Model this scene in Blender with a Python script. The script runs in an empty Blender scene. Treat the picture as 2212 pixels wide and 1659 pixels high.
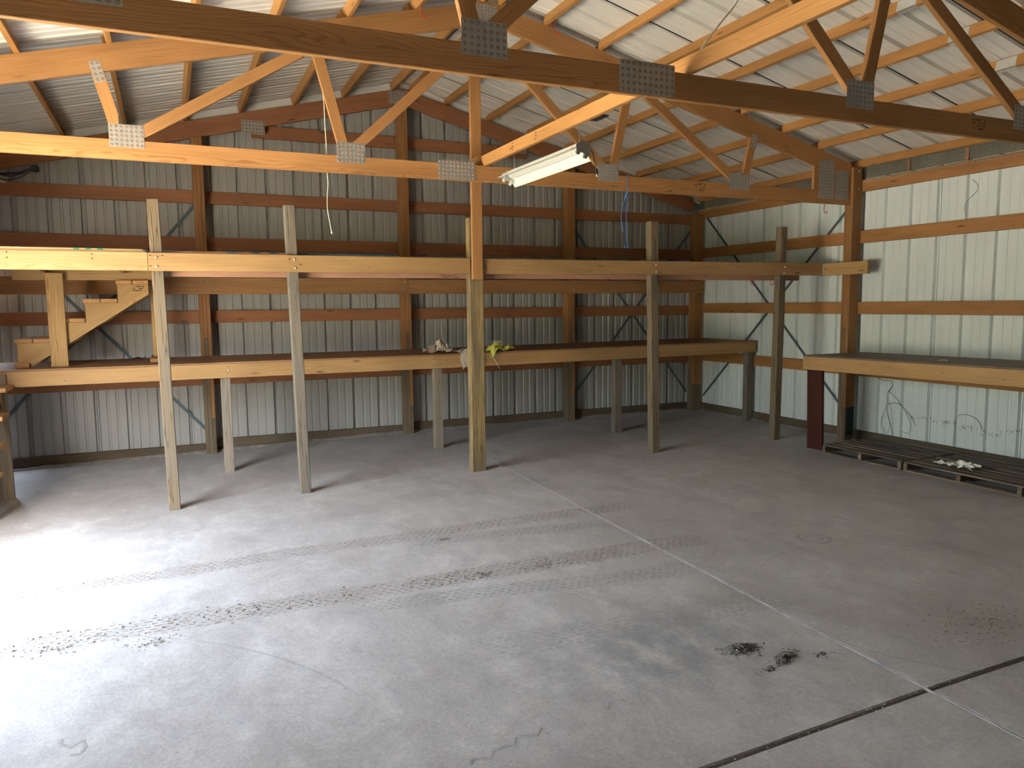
import bpy, bmesh, math, random
from mathutils import Vector, Matrix, noise as mnoise

random.seed(11)
SC = bpy.context.scene
COL = SC.collection

# ------------------------------------------------------------------ camera
cam_d = bpy.data.cameras.new('camera')
cam = bpy.data.objects.new('camera', cam_d)
COL.objects.link(cam)
yaw, pitch, roll = math.radians(24.2313), math.radians(-5.9862), math.radians(-0.5262)
fw = Vector((math.sin(yaw) * math.cos(pitch), math.cos(yaw) * math.cos(pitch), math.sin(pitch)))
rt = Vector((math.cos(yaw), -math.sin(yaw), 0))
up = rt.cross(fw)
r2 = rt * math.cos(roll) + up * math.sin(roll)
u2 = -rt * math.sin(roll) + up * math.cos(roll)
M = Matrix.Identity(4)
for i in range(3):
    M[i][0], M[i][1], M[i][2] = r2[i], u2[i], -fw[i]
M[2][3] = 1.6
cam.matrix_world = M
cam_d.sensor_fit = 'HORIZONTAL'
cam_d.sensor_width = 36.0
cam_d.lens = 36.0 * 1631.62 / 2212.0
cam_d.clip_start = 0.05
cam_d.clip_end = 300
SC.camera = cam

# ------------------------------------------------------------------ sky, sun, exposure
world = bpy.data.worlds.new('sky')
SC.world = world
world.use_nodes = True
wn, wl = world.node_tree.nodes, world.node_tree.links
wn.clear()
sky = wn.new('ShaderNodeTexSky')
sky.sky_type = 'NISHITA'
sky.sun_disc = False
sky.sun_elevation = math.radians(52)
sky.sun_rotation = math.radians(155)
sky.air_density = 1.4
sky.dust_density = 6.0
bg = wn.new('ShaderNodeBackground')
bg.inputs['Strength'].default_value = 0.60
wo = wn.new('ShaderNodeOutputWorld')
hz = wn.new('ShaderNodeHueSaturation')   # hazy summer sky
hz.inputs['Saturation'].default_value = 0.66
wl.new(sky.outputs[0], hz.inputs['Color'])
wl.new(hz.outputs[0], bg.inputs['Color'])
wl.new(bg.outputs[0], wo.inputs['Surface'])

sun_d = bpy.data.lights.new('sun', 'SUN')
sun_d.energy = 8.5
sun_d.angle = math.radians(0.6)
sun_d.color = (1.0, 0.94, 0.84)
sun = bpy.data.objects.new('sun', sun_d)
COL.objects.link(sun)
sun.rotation_euler = Vector((0.12, -0.85, 1.25)).to_track_quat('Z', 'Y').to_euler()

# the open doorway as a sampling portal for the sky (gives no light of its own)
DOOR_Y0, DOOR_Y1, DOOR_H = 3.52, 5.92, 2.62
XL, XR = -1.85, 7.237
po_d = bpy.data.lights.new('door_portal', 'AREA')
po_d.shape = 'RECTANGLE'
po_d.size = DOOR_Y1 - DOOR_Y0
po_d.size_y = DOOR_H
po_d.cycles.is_portal = True
po = bpy.data.objects.new('door_portal', po_d)
COL.objects.link(po)
po.matrix_world = Matrix.Translation((XL - 0.03, (DOOR_Y0 + DOOR_Y1) / 2, DOOR_H / 2 - 0.05)) @ \
    Vector((-1, 0, 0)).to_track_quat('Z', 'Y').to_matrix().to_4x4() @ Matrix.Rotation(0, 4, 'Z')
po.rotation_euler = (math.radians(90), 0, math.radians(-90))

SC.view_settings.view_transform = 'Standard'
SC.view_settings.look = 'None'
SC.view_settings.gamma = 1.0
SC.view_settings.use_curve_mapping = False
SC.view_settings.exposure = 3.6
SC.cycles.max_bounces = 8
SC.cycles.diffuse_bounces = 4
SC.cycles.glossy_bounces = 2
SC.cycles.use_light_tree = False
SC.cycles.adaptive_threshold = 0.06
SC.cycles.sample_clamp_indirect = 6.0

# ------------------------------------------------------------------ material helpers
def new_mat(name):
    m = bpy.data.materials.new(name)
    m.use_nodes = True
    nt = m.node_tree
    nt.nodes.clear()
    out = nt.nodes.new('ShaderNodeOutputMaterial')
    b = nt.nodes.new('ShaderNodeBsdfPrincipled')
    nt.links.new(b.outputs[0], out.inputs['Surface'])
    return m, nt, b

def N(nt, kind, **kw):
    n = nt.nodes.new('ShaderNode' + kind)
    for k, v in kw.items():
        if k.startswith('i_'):
            key = k[2:]
            key = int(key) if key.isdigit() else key.replace('_', ' ')
            n.inputs[key].default_value = v
        else:
            setattr(n, k, v)
    return n

def mth(nt, op, a, b=None, c=None, clamp=False):
    n = nt.nodes.new('ShaderNodeMath')
    n.operation = op
    n.use_clamp = clamp
    for i, v in enumerate((a, b, c)):
        if v is None:
            continue
        if isinstance(v, (int, float)):
            n.inputs[i].default_value = v
        else:
            nt.links.new(v, n.inputs[i])
    return n.outputs[0]

def mixc(nt, fac, a, b, mode='MIX'):
    n = nt.nodes.new('ShaderNodeMix')
    n.data_type = 'RGBA'
    n.blend_type = mode
    for sock, v in ((n.inputs[0], fac), (n.inputs[6], a), (n.inputs[7], b)):
        if isinstance(v, (int, float)):
            sock.default_value = v
        elif isinstance(v, tuple):
            sock.default_value = v if len(v) == 4 else (*v, 1)
        else:
            nt.links.new(v, sock)
    return n.outputs[2]

def ramp(nt, fac, stops):
    n = nt.nodes.new('ShaderNodeValToRGB')
    cr = n.color_ramp
    while len(cr.elements) < len(stops):
        cr.elements.new(0.5)
    for e, (p, c) in zip(cr.elements, stops):
        e.position = p
        e.color = (*c, 1) if len(c) == 3 else c
    nt.links.new(fac, n.inputs[0])
    return n.outputs[0]

def mapped(nt, vec, scale, loc=(0, 0, 0)):
    n = nt.nodes.new('ShaderNodeMapping')
    n.inputs['Scale'].default_value = scale
    n.inputs['Location'].default_value = loc
    nt.links.new(vec, n.inputs['Vector'])
    return n.outputs[0]

def bump(nt, h, b, strength=0.2, dist=0.01):
    n = nt.nodes.new('ShaderNodeBump')
    n.inputs['Strength'].default_value = strength
    n.inputs['Distance'].default_value = dist
    nt.links.new(h, n.inputs['Height'])
    nt.links.new(n.outputs[0], b.inputs['Normal'])

MATS = {}
WK = 0.68
def wood(name, light, dark, grain=0.6, knots=0.5, rough=0.62, grey=None, greyamt=0.0, cracks=0.0, tint=0.18):
    """Sawn lumber: growth rings about the board's long axis (local X), fibres, knots; varies board to board."""
    light, dark = tuple(v * WK for v in light), tuple(v * WK for v in dark)
    if grey:
        grey = tuple(v * WK for v in grey)
    m, nt, b = new_mat(name)
    tc = N(nt, 'TexCoord')
    oi = N(nt, 'ObjectInfo')
    rnd = mth(nt, 'MULTIPLY', oi.outputs['Random'], 57.0)
    cmb = N(nt, 'CombineXYZ')
    nt.links.new(rnd, cmb.inputs[0])
    nt.links.new(mth(nt, 'MULTIPLY', oi.outputs['Random'], 0.09), cmb.inputs[1])
    nt.links.new(mth(nt, 'ADD', mth(nt, 'MULTIPLY', oi.outputs['Random'], -0.13), 0.16), cmb.inputs[2])
    add = N(nt, 'VectorMath', operation='ADD')
    nt.links.new(tc.outputs['Object'], add.inputs[0])
    nt.links.new(cmb.outputs[0], add.inputs[1])
    V = add.outputs[0]
    warp = N(nt, 'TexNoise', i_Scale=2.2, i_Detail=2.0)
    nt.links.new(mapped(nt, V, (0.55, 3.0, 3.0)), warp.inputs['Vector'])
    sv = N(nt, 'VectorMath', operation='MULTIPLY_ADD')
    nt.links.new(warp.outputs['Color'], sv.inputs[0])
    sv.inputs[1].default_value = (0.0, 0.11, 0.11)
    nt.links.new(V, sv.inputs[2])
    wv = N(nt, 'TexWave', wave_type='RINGS', rings_direction='X', wave_profile='SAW', i_Scale=34.0, i_Distortion=1.6, i_Detail=2.0)
    wv.inputs['Detail Scale'].default_value = 0.6
    nt.links.new(mapped(nt, sv.outputs[0], (0.035, 1, 1)), wv.inputs['Vector'])
    fib = N(nt, 'TexNoise', i_Scale=60.0, i_Detail=3.0)
    nt.links.new(mapped(nt, V, (0.05, 3.0, 3.0)), fib.inputs['Vector'])
    broad = N(nt, 'TexNoise', i_Scale=1.6, i_Detail=3.0)
    nt.links.new(mapped(nt, V, (0.6, 4, 4)), broad.inputs['Vector'])
    ring = ramp(nt, wv.outputs['Fac'], [(0.0, (0, 0, 0)), (0.55, (0.12, 0.12, 0.12)), (0.86, (1, 1, 1)), (1.0, (0, 0, 0))])
    f = mth(nt, 'MULTIPLY', ring, grain * 0.95)
    f = mth(nt, 'ADD', f, mth(nt, 'MULTIPLY', mth(nt, 'SUBTRACT', fib.outputs['Fac'], 0.45), 1.5), clamp=True)
    c = mixc(nt, f, light, dark)
    hv = mth(nt, 'MULTIPLY', mth(nt, 'SUBTRACT', broad.outputs['Fac'], 0.5), 1.3)
    hv = mth(nt, 'ADD', hv, mth(nt, 'MULTIPLY', mth(nt, 'SUBTRACT', oi.outputs['Random'], 0.5), tint * 2))
    hsv = N(nt, 'HueSaturation')
    nt.links.new(c, hsv.inputs['Color'])
    nt.links.new(mth(nt, 'ADD', 1.0, mth(nt, 'MULTIPLY', hv, 0.55)), hsv.inputs['Value'])
    c = hsv.outputs[0]
    if grey:
        gn = N(nt, 'TexNoise', i_Scale=2.0, i_Detail=4.0)
        nt.links.new(mapped(nt, V, (0.8, 6, 6)), gn.inputs['Vector'])
        gf = mth(nt, 'MULTIPLY', ramp(nt, gn.outputs['Fac'], [(0.35, (0, 0, 0)), (0.62, (1, 1, 1))]), greyamt)
        c = mixc(nt, gf, c, grey)
    if knots:
        vo = N(nt, 'TexVoronoi', feature='F1', i_Scale=1.0, i_Randomness=1.0)
        nt.links.new(mapped(nt, V, (1.9, 9.0, 9.0)), vo.inputs['Vector'])
        kn = ramp(nt, vo.outputs['Distance'], [(0.035, (1, 1, 1)), (0.075, (0.45, 0.45, 0.45)), (0.125, (0, 0, 0))])
        sel = mth(nt, 'GREATER_THAN', N_sep(nt, vo.outputs['Color']), 0.35)
        c = mixc(nt, mth(nt, 'MULTIPLY', mth(nt, 'MULTIPLY', kn, sel), knots), c, (dark[0] * 0.28, dark[1] * 0.25, dark[2] * 0.25))
    if cracks:
        ck = N(nt, 'TexNoise', i_Scale=14.0, i_Detail=2.0)
        nt.links.new(mapped(nt, V, (0.06, 2.2, 2.2)), ck.inputs['Vector'])
        cf = ramp(nt, mth(nt, 'ABSOLUTE', mth(nt, 'SUBTRACT', ck.outputs['Fac'], 0.5)), [(0.0, (1, 1, 1)), (0.018, (0, 0, 0))])
        c = mixc(nt, mth(nt, 'MULTIPLY', cf, cracks), c, (dark[0] * 0.2, dark[1] * 0.2, dark[2] * 0.2))
    nt.links.new(c, b.inputs['Base Color'])
    b.inputs['Roughness'].default_value = rough
    b.inputs['Specular IOR Level'].default_value = 0.25
    if cracks:
        bump(nt, cf, b, 0.3, -0.002)
    MATS[name] = m
    return m

def N_sep(nt, col):
    s = nt.nodes.new('ShaderNodeSeparateColor')
    nt.links.new(col, s.inputs[0])
    return s.outputs[0]

W_TRUSS = wood('truss_pine', (0.58, 0.290, 0.105), (0.34, 0.140, 0.042), 0.62, 0.5)
W_PURLIN = wood('purlin_pine', (0.58, 0.290, 0.095), (0.36, 0.150, 0.040), 0.35, 0.7)
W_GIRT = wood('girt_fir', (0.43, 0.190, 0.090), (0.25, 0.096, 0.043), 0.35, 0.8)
W_GIRT_R = wood('girt_spruce', (0.50, 0.240, 0.085), (0.32, 0.130, 0.040), 0.30, 0.8)
W_POST = wood('column_pine', (0.44, 0.215, 0.082), (0.27, 0.115, 0.040), 0.4, 0.3)
W_TREAT = wood('treated_pine', (0.250, 0.185, 0.120), (0.135, 0.095, 0.060), 0.5, 0.4, 0.75)
W_GREEN = wood('green_painted_pine', (0.030, 0.060, 0.050), (0.018, 0.036, 0.030), 0.3, 0.0, 0.6)
W_RIM = wood('rim_pine', (0.57, 0.345, 0.150), (0.39, 0.190, 0.066), 0.42, 0.8)
W_PINK = wood('pinkish_pine', (0.56, 0.300, 0.190), (0.38, 0.170, 0.095), 0.25, 0.4)
W_LEDGER = wood('ledger_pine', (0.58, 0.315, 0.130), (0.34, 0.130, 0.042), 0.85, 0.5)
W_OLD = wood('weathered_post', (0.31, 0.225, 0.135), (0.15, 0.095, 0.052), 0.8, 0.7, 0.8, (0.21, 0.175, 0.132), 0.75, 0.8)
W_GREY = wood('silvered_post', (0.25, 0.205, 0.155), (0.14, 0.105, 0.075), 0.45, 0.3, 0.85, (0.235, 0.205, 0.170), 0.8, 0.7)
W_YELL = wood('yellow_treated_post', (0.44, 0.310, 0.135), (0.22, 0.130, 0.050), 0.8, 0.7, 0.75, (0.17, 0.132, 0.085), 0.75, 0.7)
W_LEG = wood('bench_leg_wood', (0.42, 0.320, 0.215), (0.23, 0.150, 0.090), 0.6, 0.4, 0.8, (0.34, 0.31, 0.27), 0.6, 0.5)
W_STAIR = wood('stair_yellow_pine', (0.64, 0.400, 0.165), (0.40, 0.215, 0.070), 0.85, 0.3)
W_TREAD = wood('stair_tread_pine', (0.66, 0.360, 0.145), (0.46, 0.210, 0.075), 0.5, 0.2)
W_PLY = wood('plywood_top', (0.46, 0.250, 0.120), (0.30, 0.150, 0.070), 0.35, 0.25, 0.7)
W_PLYD = wood('dark_plywood_top', (0.175, 0.120, 0.085), (0.105, 0.068, 0.048), 0.3, 0.1, 0.55, (0.20, 0.155, 0.12), 0.5)
W_RED = wood('oxblood_stained_board', (0.090, 0.025, 0.017), (0.045, 0.012, 0.009), 0.35, 0.9, 0.5)
W_PALLET = wood('pallet_oak', (0.40, 0.310, 0.215), (0.20, 0.150, 0.100), 0.7, 0.5, 0.8, (0.050, 0.044, 0.040), 0.72, 0.6, 0.5)
W_BASE = wood('splash_plank', (0.150, 0.108, 0.062), (0.080, 0.054, 0.031), 0.4, 0.3, 0.8, (0.19, 0.165, 0.13), 0.3)
W_STAKE = wood('pale_stake', (0.78, 0.600, 0.300), (0.60, 0.410, 0.170), 0.3, 0.1)

def plain(name, col, rough=0.5, metal=0.0, var=0.15, scale=30.0, spec=0.5):
    m, nt, b = new_mat(name)
    tc = N(nt, 'TexCoord')
    n = N(nt, 'TexNoise', i_Scale=scale, i_Detail=3.0)
    nt.links.new(tc.outputs['Object'], n.inputs['Vector'])
    c = mixc(nt, n.outputs['Fac'], tuple(v * (1 - var) for v in col), tuple(min(1, v * (1 + var)) for v in col))
    nt.links.new(c, b.inputs['Base Color'])
    b.inputs['Roughness'].default_value = rough
    b.inputs['Metallic'].default_value = metal
    b.inputs['Specular IOR Level'].default_value = spec
    MATS[name] = m
    return m

GALV = plain('galvanised_plate', (0.36, 0.355, 0.335), 0.5, 0.55, 0.25, 60)
HANGER = plain('bright_galvanised', (0.62, 0.62, 0.60), 0.4, 0.6, 0.12, 60)
TOOTH = plain('plate_tooth', (0.40, 0.200, 0.085), 0.6, 0.0, 0.3, 80)
TOOTHRIM = plain('tooth_rim', (0.10, 0.085, 0.07), 0.5, 0.3, 0.2, 80)
STRAP = plain('steel_strap', (0.085, 0.115, 0.130), 0.55, 0.4, 0.3, 25)
BLACKP = plain('black_plastic', (0.012, 0.012, 0.013), 0.4)
WHITEE = plain('white_enamel', (0.60, 0.59, 0.53), 0.35, 0.0, 0.03)
GREYCAP = plain('grey_end_cap', (0.155, 0.145, 0.135), 0.5, 0.1)
CHAIN = plain('chain_steel', (0.55, 0.54, 0.50), 0.35, 0.9)
REDV = plain('red_vinyl', (0.55, 0.035, 0.030), 0.35)
BLUE = plain('blue_cord', (0.045, 0.170, 0.520), 0.6, 0.0, 0.5, 200)
CREAM = plain('cream_cord', (0.80, 0.72, 0.55), 0.7, 0.0, 0.1)
BOLT = plain('zinc_bolt', (0.72, 0.70, 0.62), 0.3, 0.9)
HOLE = plain('nail_head', (0.035, 0.022, 0.015), 0.6)
STAMP = plain('stamp_ink', (0.040, 0.026, 0.018), 0.8)
BLUEP = plain('faded_blue_paint', (0.040, 0.110, 0.200), 0.6, 0.0, 0.5, 9)
GREENT = plain('green_tape', (0.020, 0.230, 0.110), 0.4)
PAPER = plain('kraft_paper', (0.55, 0.430, 0.330), 0.8, 0.0, 0.12, 8)
PAPER2 = plain('ribbed_paper', (0.44, 0.370, 0.290), 0.85, 0.0, 0.15, 8)
LABELW = plain('white_label_paper', (0.66, 0.60, 0.55), 0.7, 0.0, 0.05)
YBAG = plain('yellow_plastic_sack', (0.52, 0.500, 0.090), 0.4, 0.0, 0.35, 14)
PLAST = plain('cloudy_plastic', (0.72, 0.68, 0.58), 0.35, 0.0, 0.12, 12)
VINE = plain('dead_vine_stem', (0.075, 0.070, 0.060), 0.8)
WIRE = plain('galvanised_wire', (0.66, 0.58, 0.45), 0.5, 0.3)
DIRT = plain('dry_dirt', (0.235, 0.195, 0.158), 0.95, 0.0, 0.5, 40, 0.1)
MULCH = plain('dark_mulch', (0.125, 0.108, 0.090), 0.95, 0.0, 0.9, 25, 0.1)
PEBB = plain('pale_grit', (0.62, 0.60, 0.56), 0.9, 0.0, 0.2, 60, 0.1)
LEAFD = plain('brown_leaf_litter', (0.150, 0.110, 0.082), 0.95, 0.0, 0.5, 50, 0.1)
CAULKW = plain('pale_joint_filler', (0.42, 0.40, 0.375), 0.8, 0.0, 0.5, 18)
CAULKD = plain('dark_joint_filler', (0.060, 0.042, 0.032), 0.85, 0.0, 0.4, 25)

def sheet_metal(name, col, dirt=0.0, axis_up=True):
    m, nt, b = new_mat(name)
    g = N(nt, 'NewGeometry')
    P = g.outputs['Position']
    n1 = N(nt, 'TexNoise', i_Scale=0.9, i_Detail=4.0)
    nt.links.new(P, n1.inputs['Vector'])
    c = mixc(nt, n1.outputs['Fac'], tuple(v * 0.90 for v in col), tuple(min(1, v * 1.06) for v in col))
    st = N(nt, 'TexNoise', i_Scale=7.0, i_Detail=4.0)
    nt.links.new(mapped(nt, P, (1.0, 1.0, 0.12) if axis_up else (0.15, 1, 1)), st.inputs['Vector'])
    c = mixc(nt, mth(nt, 'MULTIPLY', ramp(nt, st.outputs['Fac'], [(0.55, (0, 0, 0)), (0.78, (1, 1, 1))]), 0.10 if axis_up else 0.04), c, tuple(v * 0.62 for v in col))
    if dirt:
        sp = N(nt, 'TexNoise', i_Scale=26.0, i_Detail=5.0, i_Roughness=0.7)
        nt.links.new(P, sp.inputs['Vector'])
        zone = N(nt, 'TexNoise', i_Scale=1.7, i_Detail=2.0)
        nt.links.new(P, zone.inputs['Vector'])
        f = mth(nt, 'MULTIPLY', ramp(nt, sp.outputs['Fac'], [(0.66, (0, 0, 0)), (0.70, (1, 1, 1))]),
                ramp(nt, zone.outputs['Fac'], [(0.48, (0, 0, 0)), (0.62, (1, 1, 1))]))
        c = mixc(nt, mth(nt, 'MULTIPLY', f, dirt), c, (0.055, 0.045, 0.040))
        # rust scabs in a band low on the wall behind the pallets
        sx = N(nt, 'SeparateXYZ')
        nt.links.new(P, sx.inputs[0])
        wig = N(nt, 'TexNoise', i_Scale=5.0, i_Detail=3.0)
        nt.links.new(P, wig.inputs['Vector'])
        zc = mth(nt, 'ADD', 0.33, mth(nt, 'MULTIPLY', mth(nt, 'SUBTRACT', wig.outputs['Fac'], 0.5), 0.22))
        band = mth(nt, 'SUBTRACT', 1.0, mth(nt, 'DIVIDE', mth(nt, 'ABSOLUTE', mth(nt, 'SUBTRACT', sx.outputs[2], zc)), 0.045), clamp=True)
        near = mth(nt, 'LESS_THAN', sx.outputs[1], 5.6)
        rs = N(nt, 'TexNoise', i_Scale=40.0, i_Detail=4.0, i_Roughness=0.7)
        nt.links.new(P, rs.inputs['Vector'])
        rf = mth(nt, 'MULTIPLY', mth(nt, 'MULTIPLY', band, near), ramp(nt, rs.outputs['Fac'], [(0.54, (0, 0, 0)), (0.60, (1, 1, 1))]))
        c = mixc(nt, rf, c, (0.10, 0.050, 0.030))
    nt.links.new(c, b.inputs['Base Color'])
    b.inputs['Roughness'].default_value = 0.34
    b.inputs['Specular IOR Level'].default_value = 0.5
    MATS[name] = m
    return m

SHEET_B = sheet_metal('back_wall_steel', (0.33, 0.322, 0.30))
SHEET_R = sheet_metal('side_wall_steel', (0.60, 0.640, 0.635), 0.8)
SHEET_C = sheet_metal('roof_steel', (0.66, 0.635, 0.59), 0.0, False)
SHEET_F = sheet_metal('front_wall_steel', (0.10, 0.095, 0.085))  # unseen wall, kept dark to cut bounce onto the nearest truss
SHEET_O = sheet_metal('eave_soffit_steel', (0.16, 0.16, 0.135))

def concrete():
    m, nt, b = new_mat('trowelled_concrete')
    g = N(nt, 'NewGeometry')
    P = g.outputs['Position']
    s = N(nt, 'SeparateXYZ')
    nt.links.new(P, s.inputs[0])
    x, y = s.outputs[0], s.outputs[1]
    n1 = N(nt, 'TexNoise', i_Scale=0.8, i_Detail=6.0, i_Roughness=0.62)
    nt.links.new(P, n1.inputs['Vector'])
    n2 = N(nt, 'TexNoise', i_Scale=7.0, i_Detail=6.0, i_Roughness=0.7)
    nt.links.new(mapped(nt, P, (1.0, 0.55, 1.0)), n2.inputs['Vector'])
    n3 = N(nt, 'TexNoise', i_Scale=60.0, i_Detail=4.0, i_Roughness=0.75)
    nt.links.new(P, n3.inputs['Vector'])
    c = ramp(nt, n1.outputs['Fac'], [(0.30, (0.315, 0.285, 0.250)), (0.5, (0.43, 0.405, 0.370)), (0.70, (0.515, 0.495, 0.465))])
    c = mixc(nt, ramp(nt, n2.outputs['Fac'], [(0.35, (0.85, 0.85, 0.85)), (0.65, (0, 0, 0))]), c, (0.335, 0.310, 0.282))
    c = mixc(nt, mth(nt, 'MULTIPLY', ramp(nt, n2.outputs['Fac'], [(0.58, (0, 0, 0)), (0.75, (1, 1, 1))]), 0.5), c, (0.59, 0.572, 0.540))
    c = mixc(nt, 0.22, c, ramp(nt, n3.outputs['Fac'], [(0.3, (0.15, 0.15, 0.15)), (0.7, (0.75, 0.75, 0.75))]))
    n4 = N(nt, 'TexNoise', i_Scale=2.6, i_Detail=8.0, i_Roughness=0.70, i_Distortion=0.7)
    nt.links.new(mapped(nt, P, (1.0, 0.8, 1.0)), n4.inputs['Vector'])
    c = mixc(nt, mth(nt, 'MULTIPLY', ramp(nt, n4.outputs['Fac'], [(0.50, (0, 0, 0)), (0.68, (1, 1, 1))]), 0.55), c, (0.275, 0.255, 0.235))
    c = mixc(nt, mth(nt, 'MULTIPLY', ramp(nt, n4.outputs['Fac'], [(0.30, (1, 1, 1)), (0.46, (0, 0, 0))]), 0.55), c, (0.55, 0.532, 0.50))
    n5 = N(nt, 'TexNoise', i_Scale=11.0, i_Detail=5.0, i_Roughness=0.6, i_Distortion=0.8)
    nt.links.new(mapped(nt, P, (0.45, 1.5, 1.0)), n5.inputs['Vector'])
    c = mixc(nt, mth(nt, 'MULTIPLY', ramp(nt, mth(nt, 'ABSOLUTE', mth(nt, 'SUBTRACT', n5.outputs['Fac'], 0.5)), [(0.0, (1, 1, 1)), (0.02, (0, 0, 0))]), 0.22), c, (0.25, 0.235, 0.22))
    # dark scuffed area in the middle of the floor
    d = mth(nt, 'SQRT', mth(nt, 'ADD', mth(nt, 'POWER', mth(nt, 'SUBTRACT', x, 2.05), 2.0), mth(nt, 'POWER', mth(nt, 'MULTIPLY', mth(nt, 'SUBTRACT', y, 2.85), 1.3), 2.0)))
    stf = mth(nt, 'MULTIPLY', mth(nt, 'SUBTRACT', 1.0, mth(nt, 'DIVIDE', d, 0.75), clamp=True), ramp(nt, n2.outputs['Fac'], [(0.40, (1, 1, 1)), (0.6, (0.1, 0.1, 0.1))]))
    c = mixc(nt, mth(nt, 'MULTIPLY', stf, 0.8), c, (0.19, 0.20, 0.205))
    # tyre tracks running in from the door
    wob = N(nt, 'TexNoise', i_Scale=1.1, i_Detail=1.0)
    nt.links.new(P, wob.inputs['Vector'])
    wb = mth(nt, 'MULTIPLY', mth(nt, 'SUBTRACT', wob.outputs['Fac'], 0.5), 0.10)
    lug = N(nt, 'TexBrick', i_Scale=1.0)
    lug.offset = 0.5
    lug.inputs['Color1'].default_value = (1, 1, 1, 1)
    lug.inputs['Color2'].default_value = (0.6, 0.6, 0.6, 1)
    lug.inputs['Mortar'].default_value = (0, 0, 0, 1)
    lug.inputs['Mortar Size'].default_value = 0.012
    lug.inputs['Brick Width'].default_value = 0.052
    lug.inputs['Row Height'].default_value = 0.036
    wn_ = N(nt, 'TexNoise', i_Scale=14.0, i_Detail=2.0)
    nt.links.new(P, wn_.inputs['Vector'])
    wv_ = N(nt, 'VectorMath', operation='MULTIPLY_ADD')
    nt.links.new(wn_.outputs['Color'], wv_.inputs[0])
    wv_.inputs[1].default_value = (0.055, 0.045, 0.0)
    nt.links.new(mapped(nt, P, (1, 1, 0)), wv_.inputs[2])
    nt.links.new(wv_.outputs[0], lug.inputs['Vector'])
    lg = N_sep(nt, lug.outputs['Color'])
    patch = ramp(nt, n2.outputs['Fac'], [(0.34, (0.3, 0.3, 0.3)), (0.54, (1, 1, 1))])
    for k0, k1, hw, xa, xb, amt, cl in ((5.10, -0.03, 0.115, -2.2, 3.45, 1.0, (0.190, 0.155, 0.122)), (4.24, -0.065, 0.13, -2.2, 3.4, 1.0, (0.185, 0.150, 0.116)),
                                        (5.13, -0.165, 0.10, 1.25, 2.95, 0.95, (0.185, 0.178, 0.168)), (4.14, -0.19, 0.11, 0.7, 3.0, 0.9, (0.195, 0.188, 0.178)),
                                        (3.30, -0.09, 0.14, 1.0, 3.2, 0.5, (0.20, 0.195, 0.19))):
        yc = mth(nt, 'ADD', mth(nt, 'ADD', k0, mth(nt, 'MULTIPLY', x, k1)), wb)
        dd = mth(nt, 'ABSOLUTE', mth(nt, 'SUBTRACT', y, yc))
        f = mth(nt, 'MULTIPLY', mth(nt, 'SUBTRACT', hw, dd), 30.0, clamp=True)
        f = mth(nt, 'MULTIPLY', f, mth(nt, 'MULTIPLY', mth(nt, 'SUBTRACT', x, xa), 3.0, clamp=True))
        f = mth(nt, 'MULTIPLY', f, mth(nt, 'MULTIPLY', mth(nt, 'SUBTRACT', xb, x), 3.0, clamp=True))
        f = mth(nt, 'MULTIPLY', f, mth(nt, 'MULTIPLY', mth(nt, 'ADD', 0.20, mth(nt, 'MULTIPLY', lg, 0.9)), patch))
        c = mixc(nt, mth(nt, 'MULTIPLY', f, amt), c, cl)
    # scuffed rings and swung arcs
    for cx, cy, r, w, a0 in ((3.925, 3.725, 0.105, 0.025, 0.8), (3.925, 3.725, 0.055, 0.018, 0.6), (4.15, 2.95, 0.35, 0.012, 0.25), (-1.35, 2.35, 2.12, 0.012, 0.45), (0.95, 4.55, 1.55, 0.008, 0.25),
                             (3.7, 2.7, 0.9, 0.010, 0.5), (4.3, 2.85, 0.16, 0.03, 0.2), (1.0, 3.0, 0.20, 0.05, 0.22)):
        rr = mth(nt, 'SQRT', mth(nt, 'ADD', mth(nt, 'POWER', mth(nt, 'SUBTRACT', x, cx), 2.0), mth(nt, 'POWER', mth(nt, 'SUBTRACT', y, cy), 2.0)))
        f = mth(nt, 'SUBTRACT', 1.0, mth(nt, 'DIVIDE', mth(nt, 'ABSOLUTE', mth(nt, 'SUBTRACT', rr, r)), w), clamp=True)
        f = mth(nt, 'MULTIPLY', f, ramp(nt, n1.outputs['Fac'], [(0.42, (0, 0, 0)), (0.55, (1, 1, 1))]) if r > 0.3 else ramp(nt, n2.outputs['Fac'], [(0.38, (0.1, 0.1, 0.1)), (0.58, (1, 1, 1))]))
        c = mixc(nt, mth(nt, 'MULTIPLY', f, a0), c, (0.20, 0.20, 0.20))
    # brown dust ground in near the joint crossing
    d2 = mth(nt, 'SQRT', mth(nt, 'ADD', mth(nt, 'POWER', mth(nt, 'SUBTRACT', x, 3.6), 2.0), mth(nt, 'POWER', mth(nt, 'SUBTRACT', y, 2.35), 2.0)))
    c = mixc(nt, mth(nt, 'MULTIPLY', mth(nt, 'SUBTRACT', 1.0, mth(nt, 'DIVIDE', d2, 0.6), clamp=True), 0.35), c, (0.250, 0.210, 0.180))
    nt.links.new(c, b.inputs['Base Color'])
    nt.links.new(mth(nt, 'ADD', 0.48, mth(nt, 'MULTIPLY', n2.outputs['Fac'], 0.25)), b.inputs['Roughness'])
    b.inputs['Specular IOR Level'].default_value = 0.35
    h = mth(nt, 'ADD', n2.outputs['Fac'], mth(nt, 'MULTIPLY', n4.outputs['Fac'], 0.9))
    bump(nt, h, b, 0.30, 0.010)
    return m
CONC = concrete()

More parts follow.
